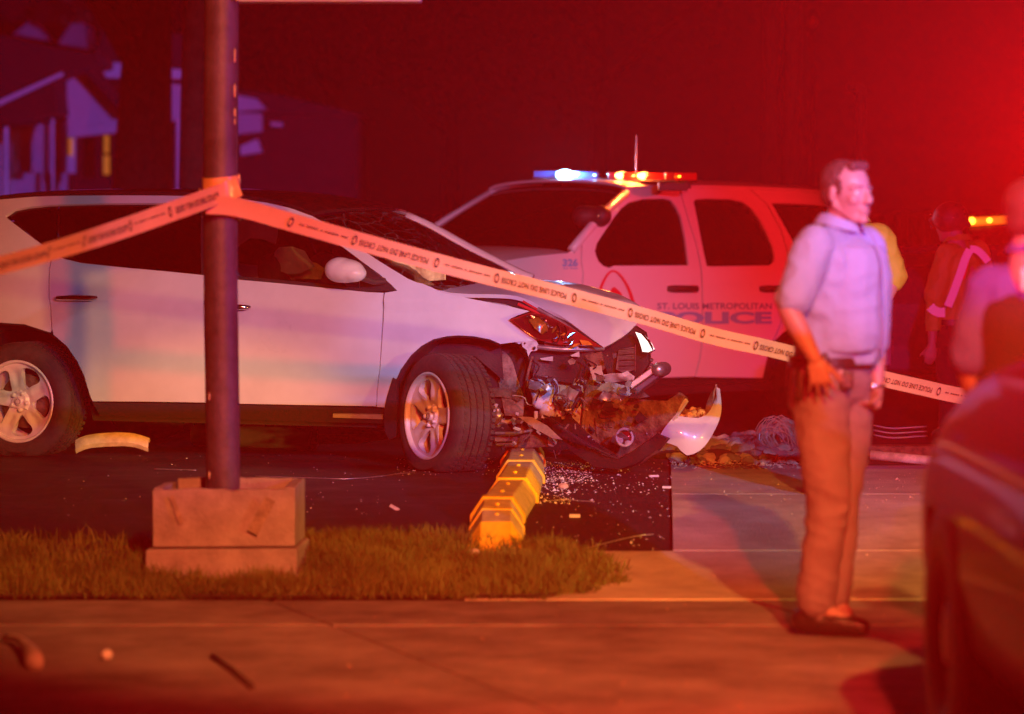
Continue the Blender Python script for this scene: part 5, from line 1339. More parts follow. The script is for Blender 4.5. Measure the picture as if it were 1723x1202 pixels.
# man in navy at the right edge, behind the dark car
Y3 = 10.9; q3 = lambda x, y, dy=0.0: at(x, y, Y3+dy)
J = dict(base=Vector((q3(1742, 700).x, Y3, 0)), head=q3(1742, 366), neck=q3(1744, 432), chest=q3(1742, 505), pelvis=q3(1745, 700),
         sR=q3(1828, 478, -.03), sL=q3(1664, 484, .03), eR=q3(1850, 600), wR=q3(1830, 700), eL=q3(1628, 610, -.02), wL=q3(1650, 700, .1),
         hR=q3(1775, 730), hL=q3(1715, 730), kR=q3(1775, 930), kL=q3(1712, 930), aR=q3(1775, 1130), aL=q3(1710, 1130), tR=q3(1785, 1180, .2), tL=q3(1705, 1180, .2))
for k in ('aR', 'aL', 'tR', 'tL'): J[k].z = (.09 if k[0] == 'a' else .04)
fhd = (.75, .66, 0)
c3, _ = figure('man in a navy shirt at the right edge, seen from behind over the dark car', J, fhd, (.2, .98, 0), [], dict(voxel=.009, top='navy', bottom='dark_cloth', floor=.002, sleeve=.9))
vv = [cap_vf(J['chest']-Vector((.06, .02, .10)), J['pelvis']+Vector((-.06, 0, .1)), .145, .15), cap_vf(J['chest']+Vector((.06, -.02, -.10)), J['pelvis']+Vector((.06, 0, .1)), .145, .15)]
sculpt('torso_shell', vv, 'dark_cloth', c3, voxel=.014, smooth=3)  # dark layer over the lower torso
mk('back_patch', *box_vf(q3(1723, 470, -.165), .018, .004, .07), 'milky', c3, smooth=False)
# ------------------------------------------------------------------ pole in its box, sign above
pb = at(374, 940, 14.9); pb.z = gz(14.9)
pole = thing('sign_pole', pb, 'scuffed steel pole standing in a weathered box, wrapped with police tape', 'sign pole')
ptop = Vector((pb.x, 14.9, 3.6))
zs = [pb.z+(3.6-pb.z)*k/40 for k in range(41)]
V, F = tube_vf([(pb.x+.004*sin(z*3), 14.9, z) for z in zs], .0765, 28); mk('pole', V, F, 'pole_paint', pole)
for (y, s) in ((90, .012), (100, .009), (150, .012), (158, .01), (190, .011), (205, .008), (668, .010), (800, .01)):
    p = at(395 if y < 600 else 352, y, 14.84 if y > 600 else 14.83); mk('clamp_mark', *ico_vf(p, (s*.5, .004, s*2.2), None, 1), 'tan_panel', pole)
a = at(398, 4, 14.9); b = at(709, 2, 14.9)
V, F = box_vf(((a.x+b.x)/2, 14.9, a.z+.34), b.x-a.x, .16, .68); mk('sign_cabinet', V, F, 'trim', pole, smooth=False, bevel=.01)
bx = thing('planter_box', Vector((pb.x, 14.9, gz(14.6))), 'weathered pale box of rough boards on a low plinth around the pole foot', 'box')
FL = at(257, 900, 14.62); FRp = at(494, 900, 14.66); BR = at(513, 900, 15.10); BL = FL+(BR-FRp)
zt = at(257, 822, 14.62).z; zt2 = zt-.01; zb = at(257, 922, 14.62).z
def board(name, p, q_, z0, z1a, z1b, th, m='old_concrete', chip=0.0):
    p = Vector((p.x, p.y, 0)); q_ = Vector((q_.x, q_.y, 0)); d = (q_-p).normalized(); n_ = Vector((d.y, -d.x, 0)); V = []; N = 14
    for k in range(N+1):
        t = k/N; c = p.lerp(q_, t); zz = z1a+(z1b-z1a)*t-abs(noise.noise(Vector((t*6, p.x*3, 1))))*chip
        for off_ in (0, -th):
            V += [c+n_*off_+Vector((0, 0, z0)), c+n_*off_+Vector((0, 0, zz))]
    F = []
    for k in range(N):
        a = 4*k; F += [(a, a+4, a+5, a+1), (a+2, a+3, a+7, a+6), (a+1, a+5, a+7, a+3), (a, a+2, a+6, a+4)]
    F += [(0, 1, 3, 2), (4*N, 4*N+2, 4*N+3, 4*N+1)]
    return mk(name, V, F, m, bx, smooth=False, bevel=.004)
board('board', FL, FRp, zb+.003, zt, zt-.005, .045, chip=.02)
board('board', FRp+Vector((.006, 0, 0)), BR, zb+.003, zt+.003, zt+.01, .05, chip=.01)
board('board', BL+Vector((.05, -.05, 0)), BR+Vector((-.03, -.05, 0)), zb, zt+.02, zt+.015, .04, chip=.01)
board('board', BL, FL+Vector((0, .05, 0)), zb, zt, zt, .04, chip=.01)
e0 = .02; V = []
for z in (gz(14.6)-.05, zb-.004):
    for p, ox, oy in ((FL, -.03, -.04), (FRp, .02, -.04), (BR, .02, .03), (BL, -.03, .03)): V.append(Vector((p.x+ox, p.y+oy, z)))
mk('plinth', V, [(0, 3, 2, 1), (4, 5, 6, 7), (0, 1, 5, 4), (1, 2, 6, 5), (2, 3, 7, 6), (3, 0, 4, 7)], 'old_concrete', bx, smooth=False, bevel=.012)
V = [Vector((p.x*.98+pb.x*.02, p.y, zt-.06)) for p in (FL+Vector((0.05, .05, 0)), FRp+Vector((-.03, .05, 0)), BR+Vector((-.05, -.05, 0)), BL+Vector((0.05, -.05, 0)))]
mk('soil', V, [(0, 1, 2, 3)], 'earth', bx, smooth=False)
mk('stain', *box_vf(at(440, 868, 14.617), .05, .003, .17, rot=Matrix.Rotation(radians(28), 3, 'Y')), 'stone_dark', bx, smooth=False)
mk('stain', *box_vf(at(297, 858, 14.612), .022, .003, .13, rot=Matrix.Rotation(radians(-20), 3, 'Y')), 'stone_dark', bx, smooth=False)
rk = at(290, 818, 14.75); tag(mk('rag', *ico_vf(Vector((0, 0, 0)), (.05, .03, .025), None, 2), 'inner_white', loc=rk), 'small pale rag on the left rim of the weathered box', 'rag')

# ------------------------------------------------------------------ barricade tape
def ribbon(name, ctr, width, tilt, m='tape', parent=None, wav=.0):
    """ctr: world points; strip of given width, thin solid; returns mapping for print"""
    N = 140; C_ = smooth_curve(ctr, N); L = [0]
    for i in range(1, N): L.append(L[-1]+(C_[i]-C_[i-1]).length)
    fr = []
    for i in range(N):
        t = (C_[min(i+1, N-1)]-C_[max(i-1, 0)]).normalized(); up = (Vector((0, 0, 1))-t*t.z).normalized()
        sdv = t.cross(up); ti = tilt+.25*sin(L[i]*1.7+1) + wav*sin(L[i]*5.1)
        fr.append(up*cos(ti)+sdv*sin(ti))
    V = []; F = []
    for i in range(N):
        for s in (-.5, -.17, .17, .5): V.append(C_[i]+fr[i]*width*s+fr[i].cross(Vector((1, 0, 0)))*.006*cos(s*3.1))
    for i in range(N-1):
        for k in range(3): a = i*4+k; F.append((a, a+4, a+5, a+1))
    o = mk(name, V, F, m, parent, solid=.0008)
    def mp(s, y, push=.010):
        s = max(0, min(L[-1]-1e-4, s)); i = 0
        lo, hi = 0, N-1
        while hi-lo > 1:
            mid = (lo+hi)//2
            if L[mid] <= s: lo = mid
            else: hi = mid
        t = (s-L[lo])/(L[lo+1]-L[lo]); c = C_[lo].lerp(C_[lo+1], t); u = fr[lo].lerp(fr[lo+1], t)
        n_ = (CAM-c).normalized(); return c+u*width*y+n_*push
    return o, mp, L[-1], C_
TXT = text_vf('POLICE LINE DO NOT CROSS', bold=.012, spacing=1.1); TX2 = text_vf('--- ------ - ----- --', bold=.01)
def prints(tp, mp, total, start, period=.84, glen=.40, flip=True):
    s = start; vfa = []
    def put(T, s0, ln, y0, y1, parts):
        vs, fs, _ = T
        small = T is TX2
        V = [mp(s0+(1-x)*ln if flip else s0+x*ln, (y1-(y1-y0)*y) if flip else (y0+(y1-y0)*y)) for x, y in vs]
        o = mk('printing', V, fs, 'tape_ink', tp, smooth=False)
        o['kind'] = 'stuff'
    while s < total:
        if s+glen < total and s > 0: put(TXT, s, glen, -.19, .13, vfa)
        if 0 < s+glen+.13+.27 < total: put(TX2, s+glen+.10, .27, .0, .06, vfa)
        for e in (s+glen+.05, s+glen+.41):
            if 0 < e < total-.05:
                pts = [(e+.014*cos(a), .28*sin(a)) for a in [2*pi*k/12 for k in range(12)]]; pi_ = [(e+.009*cos(a), .19*sin(a)) for a in [2*pi*k/12 for k in range(12)]]
                V = [mp(*p) for p in pts]+[mp(*p) for p in pi_]; mk('emblem', V, [(k, (k+1) % 12, 12+(k+1) % 12, 12+k) for k in range(12)], 'tape_ink', tp, smooth=False)
        s += period
def tpt(px, py):                    # straight run in plan from the pole to beyond the officer
    k = (px-CX)/FPX; A_ = (at(403, 352, 14.80).x, 14.80); B_ = (at(1620, 668, 17.6).x, 17.6)
    t = (k*A_[1]-A_[0])/((B_[0]-A_[0])-k*(B_[1]-A_[1])); return at(px, py, A_[1]+t*(B_[1]-A_[1]))
tape1 = thing('police_tape', tpt(403, 352), 'long yellow POLICE LINE DO NOT CROSS tape running from the pole past the officer', 'barricade tape')
ct = [tpt(*p) for p in ((350, 345), (403, 350), (500, 377), (617, 410), (780, 454), (900, 484), (1000, 510), (1100, 537), (1200, 566), (1300, 588), (1400, 614), (1480, 636), (1550, 652), (1620, 667), (1760, 690), (1900, 705))]
_, mp, tot, CC = ribbon('strip', ct, .084, .12, parent=tape1)
# phase: a group ends at px 951
best = min(range(140), key=lambda i: abs(CX+FPX*CC[i].x/CC[i].y-953)); s951 = sum((CC[i]-CC[i-1]).length for i in range(1, best+1))
prints(tape1, mp, tot, s951-.40-.84*4)
tape2 = thing('police_tape', at(395, 312, 14.8), 'yellow POLICE LINE tape coming from the left edge up to the pole', 'barricade tape')
ct = [at(402, 314, 14.80), at(372, 326, 14.76), at(300, 352, 14.4), at(200, 387, 13.9), at(100, 419, 13.3), at(0, 447, 12.8), at(-120, 476, 12.2)]
_, mp, tot, CC = ribbon('strip', ct, .086, -.1, parent=tape2)
prints(tape2, mp, tot, .12, flip=False)
def wrap(y0, y1, r, parent, slant=.0):
    z0 = at(374, y1, 14.9).z; z1 = at(374, y0, 14.9).z; V = []; F = []; N = 40
    for k in range(N+1):
        a = 2*pi*k/N; dz = slant*sin(a+.6); 
        for j in range(4):
            V.append(Vector((pb.x+cos(a)*(r+.002*sin(a*7+j)), 14.9+sin(a)*(r+.002*sin(a*7+j)), z0+(z1-z0)*j/3+dz)))
    for k in range(N):
        for j in range(3): a = k*4+j; F.append((a, a+4, a+5, a+1))
    mk('wrap', V, F, 'tape', parent, solid=.001)
wrap(296, 334, .084, tape2, .012); wrap(330, 368, .087, tape1, -.012)
mk('tape_end', *tube_vf([at(344, 340, 14.82), at(338, 326, 14.84), at(336, 318, 14.86)], [.012, .008, .004], 6), 'tape', tape1)

# ------------------------------------------------------------------ yellow wheel stop
stp = on_ground(832, 912); st = thing('parking_stop', stp, 'worn yellow-banded concrete parking stop with notched blocks running under the wreck', 'parking stop')
cs = [on_ground(x, y, .125) for x, y in ((835, 879), (837, 837), (862, 805), (876, 775), (880, 750), (882, 735))]
for i in range(5):
    a, b = cs[i].copy(), cs[i+1].copy(); 
    a.z = gz(a.y); b.z = gz(b.y); d = (b-a).normalized(); sdv = Vector((d.y, -d.x, 0)).normalized(); a2 = a-d*(.16 if i == 0 else .0)
    hb, ht, h = .128, .068, .125
    def sec(p, hbx, htx, hz): return [p-sdv*hbx, p+sdv*hbx, p+sdv*hbx+Vector((0, 0, hz*.3)), p+sdv*htx+Vector((0, 0, hz)), p-sdv*htx+Vector((0, 0, hz)), p-sdv*hbx+Vector((0, 0, hz*.3))]
    S = [sec(a2, hb, ht*1.1, .02 if i == 0 else h), sec(a+d*.02, hb, ht, h), sec(b-d*.015, hb*.93, ht*.93, h*.96)]
    V = sum(S, []); F = [(0, 5, 4, 3, 2, 1), (12, 13, 14, 15, 16, 17)]
    for s in range(2):
        for k in range(6): F.append((6*s+k, 6*s+(k+1) % 6, 6*s+6+(k+1) % 6, 6*s+6+k))
    mk('block', V, F, 'stop_concrete', st, smooth=False, bevel=.008)
    for (t0, t1, ex) in (((-.155, .012, .003) if i == 0 else (-.01, .035, .004)), (.30, .345, .0035)) if i == 0 else ((-.008, .05, .004),):
        q0 = a+d*t0; q1 = a+d*t1
        S = [sec(q0, hb+ex, ht+ex, (.028 if t0 < -.1 else h+ex)), sec(q1, hb+ex, ht+ex, h+ex)]
        V = sum(S, []); F = [(0, 5, 4, 3, 2, 1), (6, 7, 8, 9, 10, 11)]+[(k, (k+1) % 6, 6+(k+1) % 6, 6+k) for k in range(6)]
        mk('yellow_band', V, F, 'stop_yellow', st, smooth=False, bevel=.003)
    for t in (.3, .7):
        mk('bolt', *ico_vf(a.lerp(b, t)+Vector((0, 0, h+.002)), (.014, .014, .008), None, 1), 'stop_yellow', st)

# ------------------------------------------------------------------ rubble pile, pipe, wires
def stonemesh(k):
    v, f = ico_vf((0, 0, 0), (1, 1, 1), None, 2); rr_ = random.Random(k); o_ = Vector((rr_.random()*9, rr_.random()*9, k))
    v = [p*(1+.45*noise.noise(p*1.3+o_)) for p in v]; v = [Vector((p.x, p.y, max(-.5, p.z*.75))) for p in v]
    me = bpy.data.meshes.new('stone'); me.from_pydata([tuple(p) for p in v], [], f); me.update(); me.materials.append(M['stone' if k % 3 else 'stone_dark']); return me
SM = [stonemesh(k) for k in range(7)]
rp = on_ground(1240, 770); pile = thing('rubble_pile', rp, 'long heap of broken stones and crumbs beyond the concrete driveway', 'rubble pile')
for k in range(290):
    x = R.uniform(1128, 1345); base = 781-R.random()**.7*32; 
    p = on_ground(x, base); s = R.uniform(.022, .06)*(1.25 if base < 770 else .8)
    hgt = max(0, (778-base)/40)*.16*(.6+.4*sin(x*.03))
    o = bpy.data.objects.new('stone', R.choice(SM)); COL.objects.link(o); o.parent = pile; o.location = p-rp+Vector((0, 0, s*.3+hgt*R.random())); o.scale = (s, s*R.uniform(.7, 1), s*R.uniform(.6, .9)); o.rotation_euler = (R.random()*.6, R.random()*.6, R.random()*6.3)
hv = []
for i in range(22):
    x = 1130+i*10; p = on_ground(x, 772); hv.append(ico_vf(p+Vector((0, .15, 0)), (.12, .22, .035+.015*sin(i)), None, 2))
mk('mound', *join(*hv), 'earth', pile, smooth=False)
wb = on_ground(1298, 768); wires = thing('wire_bundle', wb, 'tangled bundle of thin frayed wires sticking up from the rubble', 'wires')
for k in range(26):
    x0 = R.uniform(-.03, .08); h = R.uniform(.14, .25); L = R.uniform(.08, .24)
    c_ = smooth_curve([wb+Vector((x0, R.uniform(-.03, .03), .02)), wb+Vector((x0-.07, R.uniform(-.04, .04), h*.6)), wb+Vector((x0-.02+.02*k/26, R.uniform(-.05, .05), h)), wb+Vector((x0+L*.6, R.uniform(-.05, .05), h*.75)), wb+Vector((x0+L, R.uniform(-.05, .05), h*.2))], 14)
    tube('wire', c_, .0022, 'tan_panel' if k % 3 else 'steel', wires, n=5)
pp = on_ground(1520, 778); tag(mk('plastic_pipe', *tube_vf([at(1465, 766, 19.3), at(1520, 771, 19.25), at(1582, 777, 19.2)], .028, 12), 'inner_white', loc=pp), 'pale pipe lying on the dirt behind the officer to his right', 'pipe')
for (a, b, c_) in (((1200, 700), (1640, 720), 23.2),):
    pass
V = []; F = []
cb = on_ground(1530, 735)
def loose(name, vf, m, lab, cat, group=None, smooth=False, bevel=0):
    c = sum(vf[0], Vector())/len(vf[0]); c.z = min(v.z for v in vf[0]); return tag(mk(name, vf[0], vf[1], m, loc=c, smooth=smooth, bevel=bevel), lab, cat, group)
loose('kerb_stone', box_vf(at(1540, 752, 21.3)+Vector((0, 0, -.05)), 1.3, .16, .12), 'rust', 'dark low kerb piece lying beyond the pale pipe', 'kerb', bevel=.01)
for k in range(3):
    y = 716+k*8; c_ = smooth_curve([at(1470, y, 22), at(1500, y+5, 21.9), at(1540, y+3, 21.9), at(1560, y+2, 22)], 12); tag(mk('loose_wire', *tube_vf(c_, .004, 5), 'milky', loc=c_[0]), 'thin pale wire curling over the dark dirt behind the officer', 'wire', 'loose wires by the pipe')
# small things on the asphalt
loose('white_shard', box_vf(on_ground(967, 871)+Vector((0, 0, .008)), .052, .03, .016), 'crumb', 'flat rectangular white plastic shard on the asphalt right of the parking stop', 'debris', bevel=.002)
loose('stone_chunk', ico_vf(on_ground(948, 822)+Vector((0, 0, .012)), (.028, .022, .018), None, 2), 'stone', 'pale stone chunk in the crumbs beside the middle of the parking stop', 'stone')
loose('stone_chunk', ico_vf(on_ground(769, 780)+Vector((0, 0, .018)), (.026, .02, .022), None, 2), 'crumb', 'larger of the two white chunks at the foot of the steered front tyre', 'stone')
loose('stone_chunk', ico_vf(on_ground(801, 779)+Vector((0, 0, .012)), (.02, .018, .016), None, 2), 'crumb', 'smaller of the two white chunks at the foot of the steered front tyre', 'stone')
loose('white_shard', box_vf(on_ground(1100, 803)+Vector((0, 0, .006)), .055, .02, .012, rot=Matrix.Rotation(.2, 3, 'Z')), 'crumb', 'slim white plastic shard on the asphalt below the torn bumper', 'debris', bevel=.002)
loose('white_shard', box_vf(on_ground(1122, 822)+Vector((0, 0, .006)), .045, .02, .012, rot=Matrix.Rotation(-.3, 3, 'Z')), 'crumb', 'small white shard nearest the driveway edge', 'debris', bevel=.002)
loose('paper_scrap', ico_vf(at(798, 929, 14.98), (.024, .02, .016), None, 2), 'crumb', 'white scrap in the grass before the parking stop', 'litter')
loose('paper_scrap', ico_vf(at(852, 980, 14.35), (.016, .012, .012), None, 2), 'crumb', 'smaller white scrap in the front of the grass strip', 'litter')
loose('paper_scrap', box_vf(on_ground(664, 858)+Vector((0, 0, .01)), .05, .02, .015, rot=Matrix.Rotation(.5, 3, 'Y')), 'inner_white', 'torn tan scrap on the dark asphalt left of the parking stop', 'litter')
loose('ball', ico_vf(at(180, 1102, on_ground(180, 1112).y), (.021, .021, .021), None, 3), 'crumb', 'small white ball on the sidewalk at left', 'ball', smooth=True)
pc = on_ground(60, 1130); pcs = smooth_curve([on_ground(8, 1082)+Vector((0, 0, .02)), on_ground(28, 1090)+Vector((0, 0, .035)), on_ground(48, 1110)+Vector((0, 0, .04)), on_ground(60, 1128)+Vector((0, 0, .025))], 12)
tag(mk('plastic_trim', *tube_vf(pcs, [.012, .014, .015, .016, .018, .02, .022, .024, .028, .033, .035, .03], 12), 'inner_white', loc=pc), 'curved pale plastic piece on the sidewalk in the left corner', 'debris')
sa = on_ground(357, 1108); sb = on_ground(424, 1160)
tag(mk('rubber_strip', *tube_vf([sa+Vector((0, 0, .008)), sa.lerp(sb, .5)+Vector((.008, 0, .008)), sb+Vector((0, 0, .008))], .011, 8), 'rubber', loc=sa), 'dark rubber strip lying on the sidewalk', 'rubber strip')
# trim ring fragment, muffler, little box beneath the car
fr_c = on_ground(190, 757); C0 = [at(x, y, 20.1) for x, y in ((130, 748), (150, 740), (190, 736), (225, 737), (252, 745))]
Cc = smooth_curve(C0, 16); V = []; F = []
for i, p in enumerate(Cc):
    for (dz, dy) in ((.0, 0), (.02, -.02), (.028, -.05), (.0, -.075), (-.03, -.085), (-.055, -.07)): V.append(p+Vector((0, dy, dz*.8)))
for i in range(15):
    for k in range(5): a = i*6+k; F.append((a, a+6, a+7, a+1))
fo = mk('bumper_trim', V, F, 'tan_panel', loc=fr_c, solid=.01); tag(fo, 'curved pale strip of broken trim on the asphalt right of the rear wheel', 'trim piece')
mz = at(470, 738, 20.6); ml = thing('muffler', Vector((mz.x, mz.y, ZG)), 'long dull metal muffler lying on the ground beneath the front door', 'muffler')
a = at(330, 732, 20.9); b = at(528, 739, 20.5)
mk('can', *tube_vf([a, b], .068, 28), 'old_wood', ml, angle=50); mk('end_rim', *tube_vf([b-Vector((.01, 0, 0)), b+Vector((.02, 0, 0))], .071, 28), 'rust', ml, angle=50); mk('seam', *tube_vf([a+Vector((0, -.068, .01)), b+Vector((0, -.068, .01))], .003, 6), 'rust', ml)
mk('pipe', *tube_vf([b, b+Vector((.25, 0, .0)), b+Vector((.5, .1, .03))], .03, 14), 'rust', ml)
bc = at(318, 714, 21.0); k_ = thing('small_box', bc-Vector((0, 0, .035)), 'tiny tan box under the car beside the pole', 'box')
box('carton', bc, (.05, .05, .066), 'tan_panel', k_); box('flap', bc+Vector((.02, -.027, 0)), (.012, .004, .06), 'inner_white', k_, bevel=0)
for k in range(9):
    p = at(R.uniform(415, 520), 716+R.uniform(-3, 3), 21.1); o = bpy.data.objects.new('stone', R.choice(SM)); COL.objects.link(o); s = R.uniform(.012, .03); o.scale = (s*1.6, s, s); o.location = p
    tag(o, 'pale stone on the ground behind the muffler under the white car', 'stone', 'stones behind the muffler')
# crumbs
vfs = []; tri = []
def crumb(p, s, L):
    a = R.random()*6.28; v = [p+Vector((cos(a+k*2.1)*s*R.uniform(.6, 1.4), sin(a+k*2.1)*s*R.uniform(.6, 1.4), 0)) for k in range(3)]+[p+Vector((0, 0, s*R.uniform(.4, 1.1)))]
    L.append((v, [(0, 1, 3), (1, 2, 3), (2, 0, 3)]))
L1 = []; L2 = []
def spread(n, x0, x1, y0, y1, smin, smax, Ls):
    for _ in range(n):
        p = on_ground(R.uniform(x0, x1), R.uniform(y0, y1)); crumb(p+Vector((0, 0, .001)), R.uniform(smin, smax)*(1 if R.random() < .93 else 2), Ls)
spread(420, 905, 1000, 778, 812, .002, .006, L1); spread(260, 900, 1130, 775, 830, .002, .006, L1); spread(150, 905, 960, 805, 850, .002, .008, L1); spread(160, 660, 850, 770, 800, .002, .006, L1)
spread(130, 100, 690, 765, 870, .002, .0055, L1); spread(90, 900, 1130, 830, 930, .002, .006, L1); spread(260, 1140, 1560, 786, 860, .002, .006, L2); spread(120, 1140, 1540, 860, 1000, .002, .005, L2); spread(150, 300, 1550, 1015, 1195, .0015, .004, L2)
spread(500, 1130, 1345, 775, 790, .003, .01, L2)
tag(mk('glass_crumbs', *join(*L1), 'crumb', smooth=False), 'glittering crumbs of broken glass on the dark asphalt', kind='stuff')
tag(mk('grit', *join(*L2), 'stone', smooth=False), 'grit and small crumbs on the concrete', kind='stuff')
SL = ['long thin bright strand on the asphalt between pole and front tyre', 'short thin strand right of the pole below the muffler', 'short thin strand just right of the middle of the parking stop', 'thin strand left of the pole above the weathered box', 'thin strand at the front right corner of the asphalt by the grass']
for (pts) in (((700, 795), (600, 806), (520, 805), (430, 802)), ((420, 745), (470, 747), (500, 751)), ((1000, 845), (950, 842), (915, 844)), ((260, 790), (330, 792)), ((960, 930), (1060, 905), (1100, 900))):
    c_ = smooth_curve([on_ground(*p)+Vector((0, 0, .002)) for p in pts], 12); tag(mk('loose_strip', *tube_vf(c_, .003, 5), 'steel', loc=c_[0]), SL.pop(0), 'strand', 'thin strands on the asphalt')

# ------------------------------------------------------------------ dark SUV corner at right edge
SX = 1.235; fs = thing('dark_suv', (SX+.95, 7.9, 0), 'dark glossy SUV in the right foreground, only its front wheel and fender in view', 'car')
prof = [(.10, .34), (.03, .42), (.0, .60), (.0, .76), (.012, .86), (.035, .93), (.07, 1.01), (.115, 1.085), (.17, 1.15), (.27, 1.205), (.42, 1.235), (.70, 1.255), (.95, 1.26)]
stt = [5.3, 5.45, 5.8, 6.4, 7.0, 7.6, 8.2, 8.6, 8.9, 9.05, 9.1, 9.18, 9.26, 9.36, 9.5, 9.64, 9.78, 9.9, 10.0, 10.08, 10.16, 10.24, 10.32, 10.38]
full = prof+[(1.9-x, z) for x, z in prof[::-1][1:]]
V = []; F = []; n = len(full)
for Y in stt:
    pi2 = .55*max(0, (Y-9.98)/.4)**2.2*.6+.3*max(0, (5.8-Y)/.5)**2; hz = max(0, (Y-9.6)/.78)**2*.16
    for (x, z) in full:
        xx = x+pi2*(1 if x < .95 else -1)*(abs(.95-x)/.95); zz = z-(hz if z > .9 else 0)*((z-.9)/.3 if z > .9 else 0)
        V.append((SX+xx, Y, zz))
for i in range(len(stt)-1):
    for k in range(n-1):
        ym = (stt[i]+stt[i+1])/2; zm = (full[k][1]+full[k+1][1])/2; xm = (full[k][0]+full[k+1][0])/2
        if zm < .80 and (abs(ym-9.52) < .43*sqrt(max(0, 1-((zm-.36)/.48)**2))) and (xm < .3 or xm > 1.6): continue
        a = i*n+k; F.append((a, a+1, a+n+1, a+n))
F.append(tuple(range(n))); F.append(tuple((len(stt)-1)*n+k for k in range(n))[::-1])
mk('body', V, F, 'dark_paint', fs, solid=.012)
cab = [(8.95, 1.18), (8.35, 1.66), (7.9, 1.76), (6.1, 1.78), (5.6, 1.70), (5.35, 1.18)]
V = []; n = len(cab)
for (x, t) in ((.14, 0), (.34, 1), (1.56, 1), (1.76, 0)):
    for (y, z) in cab: V.append((SX+x, y, z if t else min(z, 1.2)))
mk('cabin', [(SX+.15, 8.95, 1.19), (SX+.15, 5.35, 1.19), (SX+1.75, 5.35, 1.19), (SX+1.75, 8.95, 1.19), (SX+.34, 8.1, 1.74), (SX+.34, 5.7, 1.76), (SX+1.56, 5.7, 1.76), (SX+1.56, 8.1, 1.74)],
   [(0, 1, 5, 4), (1, 2, 6, 5), (2, 3, 7, 6), (3, 0, 4, 7), (4, 5, 6, 7)], 'window_dark', fs, smooth=False, bevel=.04)
mk('roof', [(SX+.36, 8.15, 1.765), (SX+.36, 5.65, 1.785), (SX+1.54, 5.65, 1.785), (SX+1.54, 8.15, 1.765)], [(0, 1, 2, 3)], 'dark_paint', fs, smooth=False, solid=.03)
for Y in (9.52, 6.2):
    for sx in (.02, 1.88):
        pr = [(-.03, .05), (-.02, .2), (.0, .22), (.02, .26), (.02, .35), (-.005, .40), (-.06, .41), (-.2, .41), (-.25, .37), (-.25, .22)]
        V, F = lathe_vf(pr, 48); sg = -1 if sx < 1 else 1; Mx = Matrix(((sg, 0, 0), (0, sg, 0), (0, 0, 1))); c = Vector((SX+sx+(-.01 if sx < 1 else .01), Y, .41))
        t = mk('wheel', [c+Mx @ x for x in V], F, 'black_plastic', fs, angle=40); V, F = lathe_vf([(-.0, .005), (-.0, .08), (-.04, .1), (-.04, .19), (-.01, .22), (.0, .235)], 32); mk('rim', [c+Mx @ x for x in V], F, 'alloy', t)
hu = [box_vf((SX+.95, 7.8, .6), 1.3, 4.4, .5)]; mk('underbody', *join(*hu), 'black_matte', fs, smooth=False)
lbx = thing('roof_light_bar', (SX+.95, 7.55, 1.80), 'red and blue flashing light bar on the dark foreground SUV roof, just out of frame', 'light bar')
box('base', (SX+.95, 7.55, 1.83), (1.15, .26, .04), 'black_plastic', lbx); box('lens', (SX+.66, 7.55, 1.885), (.54, .24, .06), 'lens_red', lbx); box('lens', (SX+1.24, 7.55, 1.885), (.54, .24, .06), 'lens_blue', lbx)
lbx.parent = None
# chrome beads added to imitate lamp highlights on the fender
mk('glint_bead', *ico_vf((SX+.105, 9.35, .985), (.012, .012, .012), None, 2), 'chrome', fs); mk('glint_bead', *ico_vf((SX+.03, 9.0, .85), (.01, .02, .012), None, 2), 'chrome', fs)

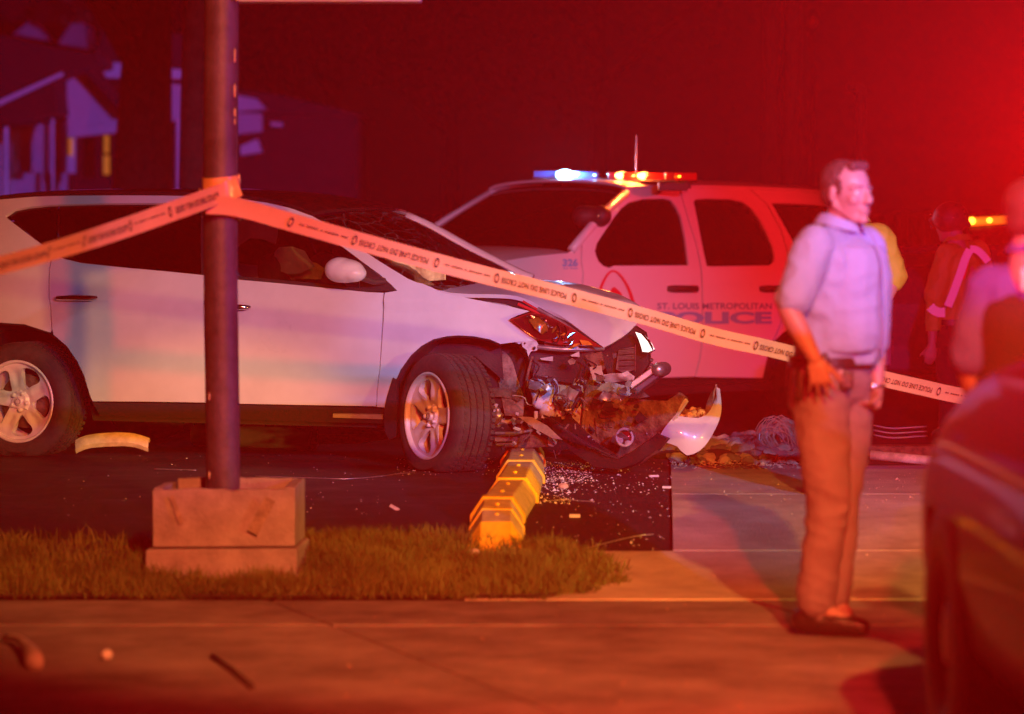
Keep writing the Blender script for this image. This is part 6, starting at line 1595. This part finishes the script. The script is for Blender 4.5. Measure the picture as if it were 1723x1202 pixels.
# ------------------------------------------------------------------ far dark sedan with amber bar
SY = 27.5; sx0 = at(1672, 600, SY).x; sed = thing('patrol_sedan', (sx0, SY, 0), 'dark sedan with a glowing amber roof bar behind the helmeted responder', 'car')
sil = [(-2.3, .35), (-2.35, .7), (-2.2, .9), (-1.3, .98), (-.75, 1.42), (.75, 1.44), (1.45, 1.0), (2.3, .95), (2.4, .6), (2.35, .35)]
V = []; n = len(sil)
for y in (0, 1.75):
    for (x, z) in sil: V.append((sx0+x, SY+y+(0.12 if z > 1.2 else 0)*(1 if y == 0 else -1), z))
mk('body', V, [tuple(range(n)), tuple(range(n, 2*n))[::-1]]+[(i, n+i, n+(i+1) % n, (i+1) % n) for i in range(n)], 'navy_paint', sed, smooth=False, bevel=.05)
for (a, b) in ((-1.05, -.05), (.05, 1.05)):
    mk('side_window', [(sx0+a, SY-.012+.02, 1.0), (sx0+b, SY-.012+.02, 1.0), (sx0+b*.78, SY+.10, 1.36), (sx0+a*.72, SY+.10, 1.36)], [(0, 1, 2, 3)], 'window_dark', sed, smooth=False, solid=.01)
for x in (-1.45, 1.45):
    V, F = lathe_vf([(0, .02), (.02, .2), (.02, .3), (0, .33), (-.2, .33)], 32); mk('wheel', [Vector((sx0+x, SY, .33))+Matrix(((0, 1, 0), (-1, 0, 0), (0, 0, 1))) @ v for v in V], F, 'rubber', sed)
za = at(1660, 373, SY+.9).z; b0 = at(1630, 374, SY+.85); b1 = at(1700, 370, SY+.85)
mk('amber_bar', *tube_vf([b0, b1], .035, 10), 'amber_bar', sed); mk('bar_base', *tube_vf([b0-Vector((0, 0, .07)), b1-Vector((0, 0, .06))], .04, 8), 'black_plastic', sed)
for (x, y, s) in ((1635, 372, .03), (1665, 371, .02)): mk('amber_lamp', *ico_vf(at(x, y, SY+.78), (s, .02, s), None, 2), 'lamp_amber', sed)
# ------------------------------------------------------------------ haze volume, added to stand in for lens glare
hz = bpy.data.materials.new('haze'); hz.use_nodes = True; nt = hz.node_tree
for x in list(nt.nodes): nt.nodes.remove(x)
o_ = nt.nodes.new('ShaderNodeOutputMaterial'); pvn = nt.nodes.new('ShaderNodeVolumePrincipled'); pvn.inputs['Density'].default_value = HAZE
pvn.inputs['Color'].default_value = (.92, .92, .94, 1); pvn.inputs['Anisotropy'].default_value = .0; nt.links.new(pvn.outputs[0], o_.inputs['Volume'])
V, F = box_vf((0, 50, 6.9), 560, 1000, 16.0); h_ = mk('haze', V, F, hz, smooth=False); tag(h_, 'thin haze volume added to stand in for red lens glare', kind='stuff')
